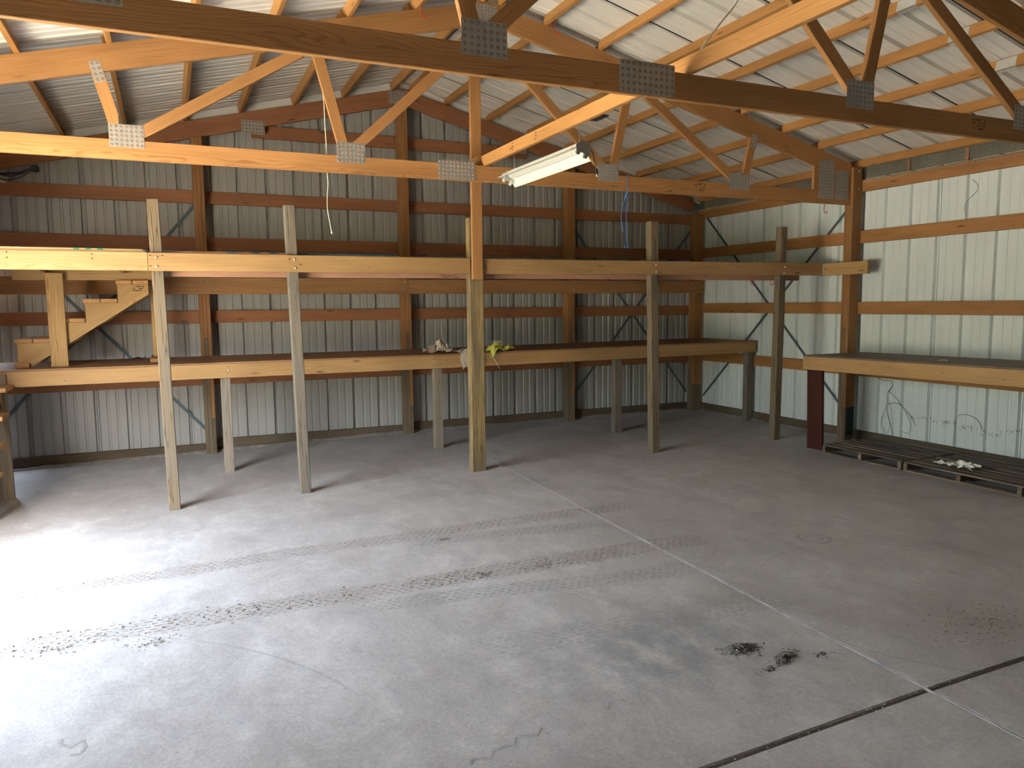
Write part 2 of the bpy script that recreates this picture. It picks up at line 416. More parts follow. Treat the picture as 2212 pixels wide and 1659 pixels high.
def ground_mat():
    m, nt, b = new_mat('gravel_and_grass')
    g = N(nt, 'NewGeometry')
    n1 = N(nt, 'TexNoise', i_Scale=0.35, i_Detail=5.0)
    nt.links.new(g.outputs['Position'], n1.inputs['Vector'])
    c = ramp(nt, n1.outputs['Fac'], [(0.38, (0.355, 0.340, 0.255)), (0.56, (0.435, 0.405, 0.325))])
    nt.links.new(c, b.inputs['Base Color'])
    b.inputs['Roughness'].default_value = 0.95
    return m
GROUND = ground_mat()
TREES = plain('tree_foliage', (0.075, 0.110, 0.040), 0.9, 0.0, 0.5, 2.0, 0.1)

# ------------------------------------------------------------------ object helpers
WMAT = {}
def link(name, me, mat=None, parent=None):
    o = bpy.data.objects.new(name, me)
    COL.objects.link(o)
    if mat is not None and me is not None and len(me.materials) == 0:
        for mm in (mat if isinstance(mat, (list, tuple)) else [mat]):
            me.materials.append(mm)
    if parent is not None:
        o.parent = parent
        o.matrix_parent_inverse = WMAT.get(parent.name, Matrix.Translation(Vector(parent.location)) if parent.type == 'EMPTY' else Matrix.Identity(4)).inverted()
    return o

def tag(o, label=None, cat=None, group=None, kind=None):
    if label: o['label'] = label
    if cat: o['category'] = cat
    if group: o['group'] = group
    if kind: o['kind'] = kind
    return o

def empty(name, loc, label=None, cat=None, group=None, kind=None):
    e = bpy.data.objects.new(name, None)
    e.empty_display_size = 0.1
    e.location = loc
    COL.objects.link(e)
    return tag(e, label, cat, group, kind)

BOXES = {}
def box_mesh(lx, ly, lz, mat, bev=0.003):
    key = (round(lx, 3), round(ly, 4), round(lz, 4), mat.name, bev)
    if key in BOXES:
        return BOXES[key]
    bm = bmesh.new()
    bmesh.ops.create_cube(bm, size=1.0)
    bmesh.ops.scale(bm, vec=(lx, ly, lz), verts=bm.verts)
    if bev:
        bmesh.ops.bevel(bm, geom=list(bm.edges), offset=min(bev, 0.2 * min(lx, ly, lz)), segments=1, affect='EDGES')
    me = bpy.data.meshes.new('board')
    bm.to_mesh(me)
    bm.free()
    me.materials.append(mat)
    BOXES[key] = me
    return me

def board(name, p0, p1, w, t, mat, parent=None, wdir=(0, 0, 1), bev=0.003):
    """A sawn board from p0 to p1 along its centre line: w along wdir, t across."""
    p0, p1 = Vector(p0), Vector(p1)
    ax = (p1 - p0)
    L = ax.length
    ax.normalize()
    wd = Vector(wdir)
    z = (wd - ax * wd.dot(ax)).normalized()
    y = z.cross(ax)
    o = link(name, box_mesh(L, t, w, mat, bev), None, parent)
    mw = Matrix.Identity(4)
    c = (p0 + p1) / 2
    for i in range(3):
        mw[i][0], mw[i][1], mw[i][2], mw[i][3] = ax[i], y[i], z[i], c[i]
    o.matrix_basis = mw
    WMAT[o.name] = mw.copy()
    return o

def box(name, x0, x1, y0, y1, z0, z1, mat, parent=None, bev=0.003):
    d = (x1 - x0, y1 - y0, z1 - z0)
    c = ((x0 + x1) / 2, (y0 + y1) / 2, (z0 + z1) / 2)
    k = d.index(max(d))
    a, b_ = Vector(c), Vector(c)
    a[k] -= d[k] / 2
    b_[k] += d[k] / 2
    if k == 0:
        return board(name, a, b_, d[2], d[1], mat, parent, (0, 0, 1), bev)
    if k == 1:
        return board(name, a, b_, d[2], d[0], mat, parent, (0, 0, 1), bev)
    return board(name, a, b_, d[1], d[0], mat, parent, (0, 1, 0), bev)

def clip_poly(poly, n, d):
    """keep points with n.p <= d"""
    out = []
    for i in range(len(poly)):
        a, b_ = poly[i], poly[(i + 1) % len(poly)]
        fa, fb = n[0] * a[0] + n[1] * a[1] - d, n[0] * b_[0] + n[1] * b_[1] - d
        if fa <= 0:
            out.append(a)
        if fa * fb < 0:
            t = fa / (fa - fb)
            out.append((a[0] + t * (b_[0] - a[0]), a[1] + t * (b_[1] - a[1])))
    return out

def prism_xz(name, poly, y0, y1, mat, parent, axis):
    """A flat-sided timber: polygon in the X-Z plane between y0 and y1, grain along axis."""
    ax = Vector((axis[0], 0, axis[1])).normalized()
    zz = Vector((-ax.z, 0, ax.x))
    cx = sum(p[0] for p in poly) / len(poly)
    cz = sum(p[1] for p in poly) / len(poly)
    c = Vector((cx, (y0 + y1) / 2, cz))
    h = (y1 - y0) / 2
    loc = []
    for (px, pz) in poly:
        v = Vector((px, c.y, pz)) - c
        loc.append((v.dot(ax), v.dot(zz)))
    area = sum(loc[i][0] * loc[(i + 1) % len(loc)][1] - loc[(i + 1) % len(loc)][0] * loc[i][1] for i in range(len(loc)))
    if area < 0:
        loc.reverse()
    n = len(loc)
    yv = zz.cross(ax)
    s = 1 if yv.y > 0 else -1
    verts = [(a, -h, b_) for a, b_ in loc] + [(a, h, b_) for a, b_ in loc]
    faces = [tuple(range(n)), tuple(range(2 * n - 1, n - 1, -1))] + [(i, i + n, (i + 1) % n + n, (i + 1) % n) for i in range(n)]
    me = bpy.data.meshes.new(name)
    me.from_pydata(verts, [], faces)
    bm = bmesh.new()
    bm.from_mesh(me)
    bmesh.ops.recalc_face_normals(bm, faces=bm.faces)
    bmesh.ops.bevel(bm, geom=list(bm.edges), offset=0.0025, segments=1, affect='EDGES')
    bm.to_mesh(me)
    bm.free()
    o = link(name, me, mat, parent)
    mw = Matrix.Identity(4)
    for i in range(3):
        mw[i][0], mw[i][1], mw[i][2], mw[i][3] = ax[i], yv[i], zz[i], c[i]
    o.matrix_basis = mw
    WMAT[o.name] = mw.copy()
    return o

def tube(name, pts, r, mat, parent=None, smooth=True, res=2, closed=False):
    """A cable, cord, stem or bent wire as a real tube (mesh)."""
    cu = bpy.data.curves.new(name, 'CURVE')
    cu.dimensions = '3D'
    cu.bevel_depth = r
    cu.bevel_resolution = res
    cu.use_fill_caps = True
    if smooth and len(pts) > 2:
        sp = cu.splines.new('NURBS')
        sp.points.add(len(pts) - 1)
        for p, q in zip(sp.points, pts):
            p.co = (*q, 1)
        sp.use_endpoint_u = True
        sp.order_u = 3
        sp.resolution_u = 5
    else:
        sp = cu.splines.new('POLY')
        sp.points.add(len(pts) - 1)
        for p, q in zip(sp.points, pts):
            p.co = (*q, 1)
        sp.use_cyclic_u = closed
    tmp = bpy.data.objects.new('tmp', cu)
    COL.objects.link(tmp)
    dg = bpy.context.evaluated_depsgraph_get()
    me = bpy.data.meshes.new_from_object(tmp.evaluated_get(dg))
    me.name = name
    bpy.data.objects.remove(tmp)
    bpy.data.curves.remove(cu)
    me.materials.clear()
    for p in me.polygons:
        p.use_smooth = True
    return link(name, me, mat, parent)

def raw(name, verts, faces, mat, parent=None, smooth=False, mats=None, midx=None):
    me = bpy.data.meshes.new(name)
    me.from_pydata(verts, [], faces)
    for mm in (mats or [mat]):
        me.materials.append(mm)
    if midx:
        for p, k in zip(me.polygons, midx):
            p.material_index = k
    if smooth:
        for p in me.polygons:
            p.use_smooth = True
    me.update()
    return link(name, me, None, parent)

# ------------------------------------------------------------------ building dimensions
X0, ZP = 2.69, 4.232            # ridge line and top of the top chords there
SL, SR = 0.245, 0.2505          # roof slopes
YA, YB, YC = 3.443, 6.338, 9.15  # near faces of the trusses
T = 0.038                        # thickness of two-inch lumber
YW, YF = 9.277, -1.3              # inner faces of back and front steel; front set close to cut bounce
def sag(y):
    return -0.022 * max(0.0, min(1.0, (y - YB) / (YC - YB)))
def top(x):
    return ZP - (SL * (X0 - x) if x < X0 else SR * (x - X0))
def roof(x, y=0.0):
    return top(x) + 0.094 + sag(y)
PITCH = 0.3125
def zfl(x):                      # the left slabs fall gently to the door
    return -0.02 * (2.72 - x) if x < 2.72 else 0.0

# ------------------------------------------------------------------ floor
floor = empty('floor', (0, 0, 0), 'grey trowelled concrete floor with sawn joints', None, None, 'structure')
def jx(y):
    return 2.715 + 0.034 * y
def jy(x):
    return 1.978 + 0.012 * x
def slab(poly, zf):
    n = len(poly)
    vt = [(x, y, zf(x)) for x, y in poly] + [(x, y, zf(x) - 0.12) for x, y in poly]
    fs = [tuple(range(n)), tuple(range(2 * n - 1, n - 1, -1))] + [(i, (i + 1) % n, (i + 1) % n + n, i + n)[::-1] for i in range(n)]
    me = bpy.data.meshes.new('slab')
    me.from_pydata(vt, [], fs)
    bm = bmesh.new()
    bm.from_mesh(me)
    bmesh.ops.recalc_face_normals(bm, faces=bm.faces)
    bmesh.ops.bevel(bm, geom=[e for e in bm.edges if all(v.co.z > -0.115 + zf(v.co.x) + 0.05 for v in e.verts)], offset=0.006, segments=2, affect='EDGES')
    bm.to_mesh(me)
    bm.free()
    return link('slab', me, CONC, floor)
zl = lambda x: -0.02 * (2.72 - x)
zr = lambda x: 0.0
g = 0.0095
slab([(XL - 0.1, jy(XL) + g), (jx(2) - g, jy(2.78) + g), (jx(YW) - g, YW + 0.05), (XL - 0.1, YW + 0.05)], zl)
slab([(jx(2) + g, jy(2.78) + g), (XR + 0.05, jy(XR) + g), (XR + 0.05, YW + 0.05), (jx(YW) + g, YW + 0.05)], zr)
slab([(XL - 0.1, YF - 0.1), (jx(YF) - g, YF - 0.1), (jx(2) - g, jy(2.78) - g), (XL - 0.1, jy(XL) - g)], zl)
slab([(jx(YF) + g, YF - 0.1), (XR + 0.05, YF - 0.1), (XR + 0.05, jy(XR) - g), (jx(2) + g, jy(2.78) - g)], zr)
def filler(name, pts, w, mat, n=60, h=0.003):
    (xa, ya), (xb, yb) = pts
    d = Vector((xb - xa, yb - ya, 0))
    nrm = Vector((-d.y, d.x, 0)).normalized()
    vs, fs = [], []
    for i in range(n + 1):
        p = Vector((xa, ya, 0)) + d * i / n
        z = zfl(p.x) - 0.006
        for k, hh in ((-1, 0), (-0.3, h), (0.4, h * 0.8), (1, 0)):
            q = p + nrm * (k * w + random.uniform(-1, 1) * 0.0012)
            vs.append((q.x, q.y, z + hh + random.uniform(-1, 1) * 0.0012))
    for i in range(n):
        for k in range(3):
            a = i * 4 + k
            fs.append((a, a + 1, a + 5, a + 4))
    raw(name, vs, fs, mat, floor)
filler('joint_filler', ((jx(YF), YF), (jx(YW), YW)), 0.0095, CAULKW, 160, 0.007)
filler('joint_filler', ((XL, jy(XL)), (XR, jy(XR))), 0.0095, CAULKD, 120, 0.001)
# ragged concrete lip along the wall bottoms
def lip(name, a, b, inward, n=60):
    a, b, iv = Vector(a), Vector(b), Vector(inward)
    vs, fs = [], []
    for i in range(n + 1):
        p = a.lerp(b, i / n)
        z = zfl(p.x)
        w = 0.025 + 0.018 * mnoise.noise((p.x * 3, p.y * 3, 1.0))
        h = 0.028 + 0.016 * mnoise.noise((p.x * 5, p.y * 5, 7.0))
        for q, zz in ((p, h + z), (p + iv * w, h * 0.9 + z), (p + iv * (w + 0.02), z - 0.004)):
            vs.append((q.x, q.y, zz))
    for i in range(n):
        for k in range(2):
            s = i * 3 + k
            fs.append((s, s + 1, s + 4, s + 3))
    raw(name, vs, fs, PALECONC, floor, True)
PALECONC = plain('spilled_concrete', (0.21, 0.19, 0.165), 0.95, 0.0, 0.6, 14, 0.1)
lip('concrete_lip', (XL, YW - 0.04, 0), (XR - 0.04, YW - 0.04, 0), (0, -1, 0), 110)
lip('concrete_lip', (XR - 0.04, YW - 0.04, 0), (XR - 0.04, YF, 0), (-1, 0, 0), 110)

# ------------------------------------------------------------------ ribbed steel
def profile(n_ribs, pitch):
    """(u, depth) of a ribbed sheet: a raised rib every pitch with two small ones between; lap groove at both ends."""
    pts = []
    for k in range(n_ribs):
        u = k * pitch
        if k == 0:
            pts += [(u, 0.042), (u + 0.0035, 0.042), (u + 0.0036, 0.030), (u + 0.016, 0.030), (u + 0.028, 0.0)]
        else:
            pts += [(u - 0.028, 0.0), (u - 0.016, 0.030), (u + 0.016, 0.030), (u + 0.028, 0.0)]
        for f in (0.355, 0.645):
            m = u + f * pitch
            pts += [(m - 0.015, 0.0), (m - 0.009, 0.0058), (m + 0.009, 0.0058), (m + 0.015, 0.0)]
    e = n_ribs * pitch
    pts += [(e - 0.028, 0.0), (e - 0.016, 0.030), (e - 0.003, 0.030), (e - 0.0029, 0.042), (e + 0.001, 0.042)]
    return pts

def wall_panels(parent, p_of, u0, u1, zb, zt, mat, name='metal_panel', skip=None):
    u = u0
    while u < u1 - 1e-4:
        prof = [(a + u, d) for a, d in profile(3, PITCH) if a + u <= u1 + 0.03]
        vs, fs = [], []
        for a, d in prof:
            lo, hi = zb(a), zt(a)
            vs.append(p_of(a, d, lo))
            vs.append(p_of(a, d, hi))
        for i in range(len(prof) - 1):
            fs.append((2 * i, 2 * i + 2, 2 * i + 3, 2 * i + 1))
        raw(name, vs, fs, mat, parent)
        u += 3 * PITCH

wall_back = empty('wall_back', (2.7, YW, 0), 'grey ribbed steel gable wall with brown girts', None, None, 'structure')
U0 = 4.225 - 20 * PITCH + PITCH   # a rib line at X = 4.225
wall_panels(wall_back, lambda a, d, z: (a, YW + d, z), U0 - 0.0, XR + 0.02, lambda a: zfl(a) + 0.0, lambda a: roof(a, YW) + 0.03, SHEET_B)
wall_right = empty('wall_right', (XR, 3.3, 0), 'white ribbed steel side wall with orange girts', None, None, 'structure')
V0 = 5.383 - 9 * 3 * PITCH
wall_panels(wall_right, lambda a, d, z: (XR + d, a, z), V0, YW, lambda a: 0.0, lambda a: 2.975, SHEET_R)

def girts_back(z0, z1, mats, xa=XL + 0.02, xb=XR - 0.04):
    """girts of one course, jointed behind the posts"""
    cuts = [xa, 0.357, 2.677, 4.987, xb]
    for i in range(4):
        box('girt', cuts[i] + 0.001, cuts[i + 1] - 0.001, 9.231, 9.269, z0, z1, mats, wall_back)
for z0, z1 in ((0.722, 0.862), (1.428, 1.566), (2.243, 2.384), (2.752, 2.890)):
    girts_back(z0, z1, W_GIRT)
box('girt', 0.95, 2.676, 9.231, 9.269, 3.515, 3.655, W_GIRT, wall_back)
box('girt', 2.678, 4.40, 9.231, 9.269, 3.515, 3.655, W_GIRT, wall_back)
for xa, xb in ((XL + 0.02, 0.299), (0.415, 2.619), (2.735, 4.929), (5.045, 7.049)):
    box('splash_plank', xa, xb, 9.231, 9.269, 0.02 + zfl((xa + xb) / 2), 0.118 + zfl((xa + xb) / 2), W_BASE, wall_back)
for z0, z1 in ((0.750, 0.888), (1.458, 1.596), (2.259, 2.398)):
    for ya, yb in ((6.358, 9.225), (3.462, 6.356), (YF + 0.04, 3.460)):
        box('girt', 7.191, 7.229, ya, yb, z0, z1, W_GIRT_R, wall_right)
for ya, yb in ((6.358, 9.225), (3.462, 6.356), (YF + 0.04, 3.460)):
    box('eave_girt', 7.191, 7.229, ya, yb, 2.832, 2.960, W_GIRT_R, wall_right)
for ya, yb in ((6.416, 9.089), (3.52, 6.299), (YF + 0.04, 3.40)):
    box('splash_plank', 7.191, 7.229, ya, yb, 0.022, 0.118, W_BASE, wall_right)
def strap(parent, a, b, n=(0, 1, 0)):
    board('strap_brace', a, b, 0.034, 0.002, STRAP, parent, Vector(b).cross(Vector(n)) * 0 + Vector(n).cross(Vector(b) - Vector(a)), 0.0)
strap(wall_back, (-1.62, 9.2725, 2.45), (0.35, 9.2725, 0.17))
strap(wall_back, (-1.70, 9.2715, 0.36), (0.42, 9.2715, 2.86))
strap(wall_back, (5.04, 9.2725, 2.74), (7.06, 9.2725, 0.27))
strap(wall_back, (7.10, 9.2715, 2.66), (5.04, 9.2715, 0.23))
strap(wall_right, (7.2325, 9.08, 2.855), (7.2325, 6.42, 0.26), (1, 0, 0))
strap(wall_right, (7.2315, 6.42, 2.77), (7.2315, 9.09, 0.22), (1, 0, 0))

# walls out of the picture: the door side and the front
wall_left = empty('wall_left', (XL, 3, 0), 'ribbed steel side wall with the open doorway', None, None, 'structure')
wall_panels(wall_left, lambda a, d, z: (XL - d, a, z), DOOR_Y1, YW, lambda a: -0.1, lambda a: 3.1, SHEET_R)
wall_panels(wall_left, lambda a, d, z: (XL - d, a, z), YF, DOOR_Y0 - 0.03, lambda a: -0.1, lambda a: 3.1, SHEET_R)
wall_panels(wall_left, lambda a, d, z: (XL - d, a, z), DOOR_Y0, DOOR_Y1 - 0.03, lambda a: DOOR_H, lambda a: 3.1, SHEET_R)
box('door_header', XL + 0.002, XL + 0.04, DOOR_Y0 - 0.09, DOOR_Y1 + 0.09, DOOR_H, DOOR_H + 0.18, W_GIRT_R, wall_left)
for yj in (DOOR_Y0 - 0.09, DOOR_Y1):
    box('door_jamb', XL + 0.002, XL + 0.04, yj, yj + 0.089, -0.08, DOOR_H, W_GIRT_R, wall_left)
for z0, z1 in ((0.722, 0.862), (1.428, 1.566), (2.243, 2.384), (2.85, 2.99)):
    for ya, yb in ((DOOR_Y1 + 0.095, 9.225), (YF + 0.04, DOOR_Y0 - 0.095)):
        box('girt', XL + 0.002, XL + 0.04, ya, yb, z0, z1, W_GIRT_R, wall_left)
wall_front = empty('wall_front', (2.7, YF, 0), 'unseen dark steel wall set close behind the viewpoint to cut bounce light', None, None, 'structure')
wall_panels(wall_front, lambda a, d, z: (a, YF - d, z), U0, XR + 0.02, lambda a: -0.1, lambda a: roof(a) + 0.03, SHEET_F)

# ------------------------------------------------------------------ roof: steel sheets, purlins, ridge vent
ceiling = empty('ceiling', (X0, 3.3, 3), 'white ribbed steel roof on orange purlins', None, None, 'structure')
RP = 0.3185
def roof_panels(xa, xb):
    k0 = int((4.77 - YF + 0.3) / (3 * RP)) + 1
    u = 4.77 - k0 * 3 * RP
    while u < YW + 0.05:
        prof = [(a + u, d) for a, d in profile(3, RP)]
        vs, fs = [], []
        for a, d in prof:
            for x in (xa, xb):
                vs.append((x, a, roof(x, a) + d))
        for i in range(len(prof) - 1):
            fs.append((2 * i, 2 * i + 1, 2 * i + 3, 2 * i + 2))
        sh = raw('roof_sheet', vs, fs, SHEET_C, ceiling)
        # black strip painted in for the shadow gap of the side lap
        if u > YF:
            raw('lap_shadow', [(x, u + dy, roof(x, u) + 0.0035 * k + 0.002) for x in (xa, xb) for dy, k in ((-0.003, 1), (0.003, 1), (0.003, 3), (-0.003, 3))],
                [(0, 1, 5, 4), (1, 2, 6, 5), (2, 3, 7, 6), (3, 0, 4, 7)], LAP_SHADE, sh)
        u += 3 * RP
LAP_SHADE = plain('painted_lap_shadow', (0.020, 0.020, 0.022), 0.7)  # shade of the lap gap as a black colour
roof_panels(XL - 0.45, X0 - 0.045)
roof_panels(X0 + 0.045, XR + 0.42)
def purlin(x, ya, yb, s):
    za, zb = top(x) + 0.046 + sag(ya), top(x) + 0.046 + sag(yb)
    sl = SL if s < 0 else -SR
    return board('purlin', (x, ya, za), (x, yb, zb), 0.089, T, W_PURLIN, ceiling, Vector((-sl, 0, 1)))
RX = (2.775, 3.225, 3.793, 4.362, 4.930, 5.496, 6.057, 6.573, 7.208)
LX = (2.605, 2.010, 1.438, 0.852, 0.272, -0.307, -0.881, -1.45)
for x in RX:
    e = x > 7
    purlin(x, YF, 3.60, 1)
    purlin(x, 3.602, 6.44 if e else 6.36, 1)
    purlin(x + (0 if e else 0.040), 6.445 if e else 6.339, 9.205, 1)
for x in LX:
    purlin(x, YF, 3.60, -1)
    purlin(x, 3.602, 6.44, -1)
    purlin(x - 0.020, 6.442, 9.205, -1)
# mending plates where the purlins are spliced
for x in (4.362, 4.930, 5.496, 6.057):
    zc = top(x) + 0.046
    o = board('mending_plate', (x - 0.0215, 3.90, zc), (x - 0.0215, 4.06, zc), 0.080, 0.003, HANGER, ceiling, (SR, 0, 1), 0.0)
    board('mending_flange', (x - 0.004, 3.90, zc - 0.0475), (x - 0.004, 4.06, zc - 0.0475), 0.003, 0.034, HANGER, o, (SR, 0, 1), 0.0)
for xa, xb in ((XL + 0.02, X0 - 0.001), (X0 + 0.001, XR - 0.02)):
    raw('gable_trim', [(x, y, z) for x in (xa, xb) for y, z in ((9.207, top(x) + sag(9.2) - 0.03), (9.207, roof(x, 9.2) - 0.001), (9.212, roof(x, 9.2) - 0.001), (9.212, top(x) + sag(9.2) - 0.03))],
        [(0, 1, 5, 4), (1, 2, 6, 5), (2, 3, 7, 6), (3, 0, 4, 7), (0, 3, 2, 1), (4, 5, 6, 7)], SHEET_C, ceiling)
# ridge cap and black vent strip
RIDGEV = plain('black_ridge_vent', (0.03, 0.03, 0.032), 0.6, 0.0, 0.9, 120)
board('ridge_vent', (X0, YF - 0.2, roof(X0) + 0.012), (X0, YW + 0.3, roof(X0, 9) + 0.012), 0.022, 0.115, RIDGEV, ceiling)
raw('ridge_cap', [(X0 + s * 0.22, y, roof(X0 + s * 0.22, y) + 0.03 + (0.055 if s == 0 else 0)) for y in (YF - 0.35, YW + 0.4) for s in (-1, 0, 1)],
    [(0, 1, 4, 3), (1, 2, 5, 4)], SHEET_C, ceiling)
# eave overhangs
for (xa, xb, sgn) in ((XR + 0.03, XR + 0.40, 1), (XL - 0.43, XL - 0.03, -1)):
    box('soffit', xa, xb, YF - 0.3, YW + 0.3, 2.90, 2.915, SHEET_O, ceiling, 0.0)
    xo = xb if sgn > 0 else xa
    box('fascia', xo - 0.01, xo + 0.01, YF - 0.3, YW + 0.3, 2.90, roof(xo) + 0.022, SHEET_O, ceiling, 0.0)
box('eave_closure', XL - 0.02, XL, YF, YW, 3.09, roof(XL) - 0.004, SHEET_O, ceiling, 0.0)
for xa, xb in ((XL - 0.43, XL - 0.0), (XR, XR + 0.40)):
    box('soffit_end', xa, xb, YW + 0.03, YW + 0.05, 2.90, roof((xa + xb) / 2, 9) + 0.08, SHEET_O, ceiling, 0.0)
    box('soffit_end', xa, xb, YF - 0.05, YF - 0.03, 2.90, roof((xa + xb) / 2, 0) + 0.08, SHEET_O, ceiling, 0.0)

SCREENG = plain('grey_green_screen', (0.105, 0.105, 0.080), 0.8, 0.0, 0.8, 2.5)  # for an added board that keeps the overhang dark behind the netting
for ya, yb in ((YF, 3.44), (3.45, 6.33), (6.36, 9.2)):
    box('overhang_screen', 7.268, 7.280, ya, yb, 2.93, 3.185, SCREENG, ceiling, 0.0)
for y in (5.75, 5.1, 4.45, 7.4, 8.2):
    box('lookout', 7.245, 7.266, y, y + 0.04, 2.98, 3.16, W_GIRT, ceiling)

# ------------------------------------------------------------------ wall columns (three-ply)
def column_back(x0, ztop, label):
    c = empty('laminated_post', (x0 + 0.057, 9.16, zfl(x0)), label, 'post', 'posts of the gable wall')
    zb = zfl(x0) - 0.003
    for i, (sp) in enumerate((0.80, 1.262, 0.352)):
        xa = x0 + i * T
        box('treated_ply', xa + 0.0004, xa + T - 0.0004, 9.090, 9.229, zb, sp, W_TREAT, c)
        zt = ztop[i]
        box('ply', xa + 0.0004, xa + T - 0.0004, 9.090, 9.229, sp + 0.001, zt, W_POST, c)
    return c
def under_c(x):
    return top(x) - 0.19 + sag(9.15) - 0.004
column_back(0.300, (under_c(0.32), under_c(0.35), under_c(0.39)), 'orange three-ply wall post between the upper stair and the tall grey loft post')
column_back(2.620, (under_c(2.6),) * 3, 'orange three-ply wall post under the ridge, behind the bags on the shelf')
column_back(4.930, (under_c(5.05),) * 3, 'orange three-ply wall post just short of the crossed straps on the gable wall')
c = empty('laminated_post', (7.12, 9.16, 0), 'dark brown three-ply post in the corner of the two walls', 'post', 'posts of the gable wall')
for i, sp in enumerate((0.39, 0.80, 0.62)):
    ya = 9.0915 + i * 0.046
    box('treated_ply', 7.051, 7.189, ya, ya + 0.0455, -0.003, sp, W_TREAT, c)
    box('ply', 7.051, 7.189, ya, ya + 0.0455, sp + 0.001, under_c(7.19), W_POST, c)

def column_side(y0, label):
    """side-wall post: near ply runs up past the truss, the truss end sits on the middle ply"""
    c = empty('laminated_post', (7.12, y0 + 0.057, 0), label, 'post', 'posts of the white side wall')
    for i, (sp, zt, lo) in enumerate(((0.385, top(7.12) + 0.02, W_GREEN), (1.30, 2.683, W_TREAT), (0.86, top(7.12) + 0.0, W_TREAT))):
        ya = y0 + i * T
        box('treated_ply', 7.051, 7.189, ya + 0.0004, ya + T - 0.0004, -0.003, sp, lo if i else W_TREAT, c)
        if i == 0:
            box('green_patch', 7.075, 7.185, ya - 0.0012, ya + 0.0002, 0.055, sp, W_GREEN, c, 0.0)
        zb = sp + 0.001
        box('ply', 7.051, 7.189, ya + 0.0004, ya + T - 0.0004, zb, zt - 0.05 if i != 1 else zt, W_POST, c)
    for zz in (3.055, 2.86):
        board('bolt', (7.135, y0 - 0.010, zz), (7.135, y0 + 0.001, zz), 0.024, 0.024, GALV, c, (0, 0, 1), 0.004)
    return c
column_side(6.300, 'orange three-ply side-wall post at the end of the loft, green paint at its foot')
column_side(3.405, 'three-ply side-wall post carrying the nearest truss, beside the pallets')
for y0 in (6.300, 3.405):
    c = empty('laminated_post', (XL + 0.12, y0 + 0.057, -0.09), 'three-ply post %s the doorway' % ('beyond' if y0 > 5 else 'before'), 'post', 'door posts')
    for i, zt in enumerate((3.07, 2.683, 3.07)):
        box('ply', XL + 0.045, XL + 0.185, y0 + i * T + 0.0004, y0 + i * T + T - 0.0004, -0.095, zt, W_POST, c)

# ------------------------------------------------------------------ trusses
def plate(parent, x0, x1, z0, z1, y, cols, rows, rot=None):
    """a pressed nail plate: thin steel sheet with rows of punched round teeth"""
    cx, cz = (x0 + x1) / 2, (z0 + z1) / 2
    w, h = x1 - x0, z1 - z0
    vs, fs, mi = [], [], []
    def quad(a, b_, c_, d_, m):
        k = len(vs)
        vs.extend((a, b_, c_, d_))
        fs.append((k, k + 1, k + 2, k + 3))
        mi.append(m)
    t = 0.0016
    hw, hh = w / 2, h / 2
    quad((-hw, -t, -hh), (hw, -t, -hh), (hw, -t, hh), (-hw, -t, hh), 0)
    quad((-hw, 0, -hh), (-hw, 0, hh), (hw, 0, hh), (hw, 0, -hh), 0)
    quad((-hw, 0, -hh), (hw, 0, -hh), (hw, -t, -hh), (-hw, -t, -hh), 0)
    quad((-hw, 0, hh), (-hw, -t, hh), (hw, -t, hh), (hw, 0, hh), 0)
    quad((-hw, 0, -hh), (-hw, -t, -hh), (-hw, -t, hh), (-hw, 0, hh), 0)
    quad((hw, 0, -hh), (hw, 0, hh), (hw, -t, hh), (hw, -t, -hh), 0)
    r = min(w / cols, h / rows) * 0.26
    for i in range(cols):
        for j in range(rows):
            px = -hw + (i + 0.5) * w / cols
            pz = -hh + (j + 0.5) * h / rows
            k = len(vs)
            n = 8
            for q in range(n):
                a = 2 * math.pi * q / n
                vs.append((px + r * 1.25 * math.cos(a), -t - 0.0002, pz + r * 1.25 * math.sin(a)))
            for q in range(n):
                a = 2 * math.pi * q / n
                vs.append((px + r * math.cos(a), -t - 0.0030, pz + r * math.sin(a)))
            for q in range(n):
                a = 2 * math.pi * q / n
                vs.append((px + r * 0.8 * math.cos(a), -t - 0.0006, pz + r * 0.8 * math.sin(a)))
            for q in range(n):
                fs.append((k + q, k + (q + 1) % n, k + n + (q + 1) % n, k + n + q)); mi.append(0)
                fs.append((k + n + q, k + n + (q + 1) % n, k + 2 * n + (q + 1) % n, k + 2 * n + q)); mi.append(2)
            fs.append(tuple(k + 2 * n + q for q in range(n))); mi.append(1)
    o = raw('gusset_plate', vs, fs, None, parent, False, [GALV, TOOTH, TOOTHRIM], mi)
    mw = Matrix.Translation((cx, y, cz))
    if rot:
        mw = mw @ Matrix.Rotation(rot, 4, 'Y')
    o.matrix_basis = mw
    WMAT[o.name] = mw.copy()
    return o

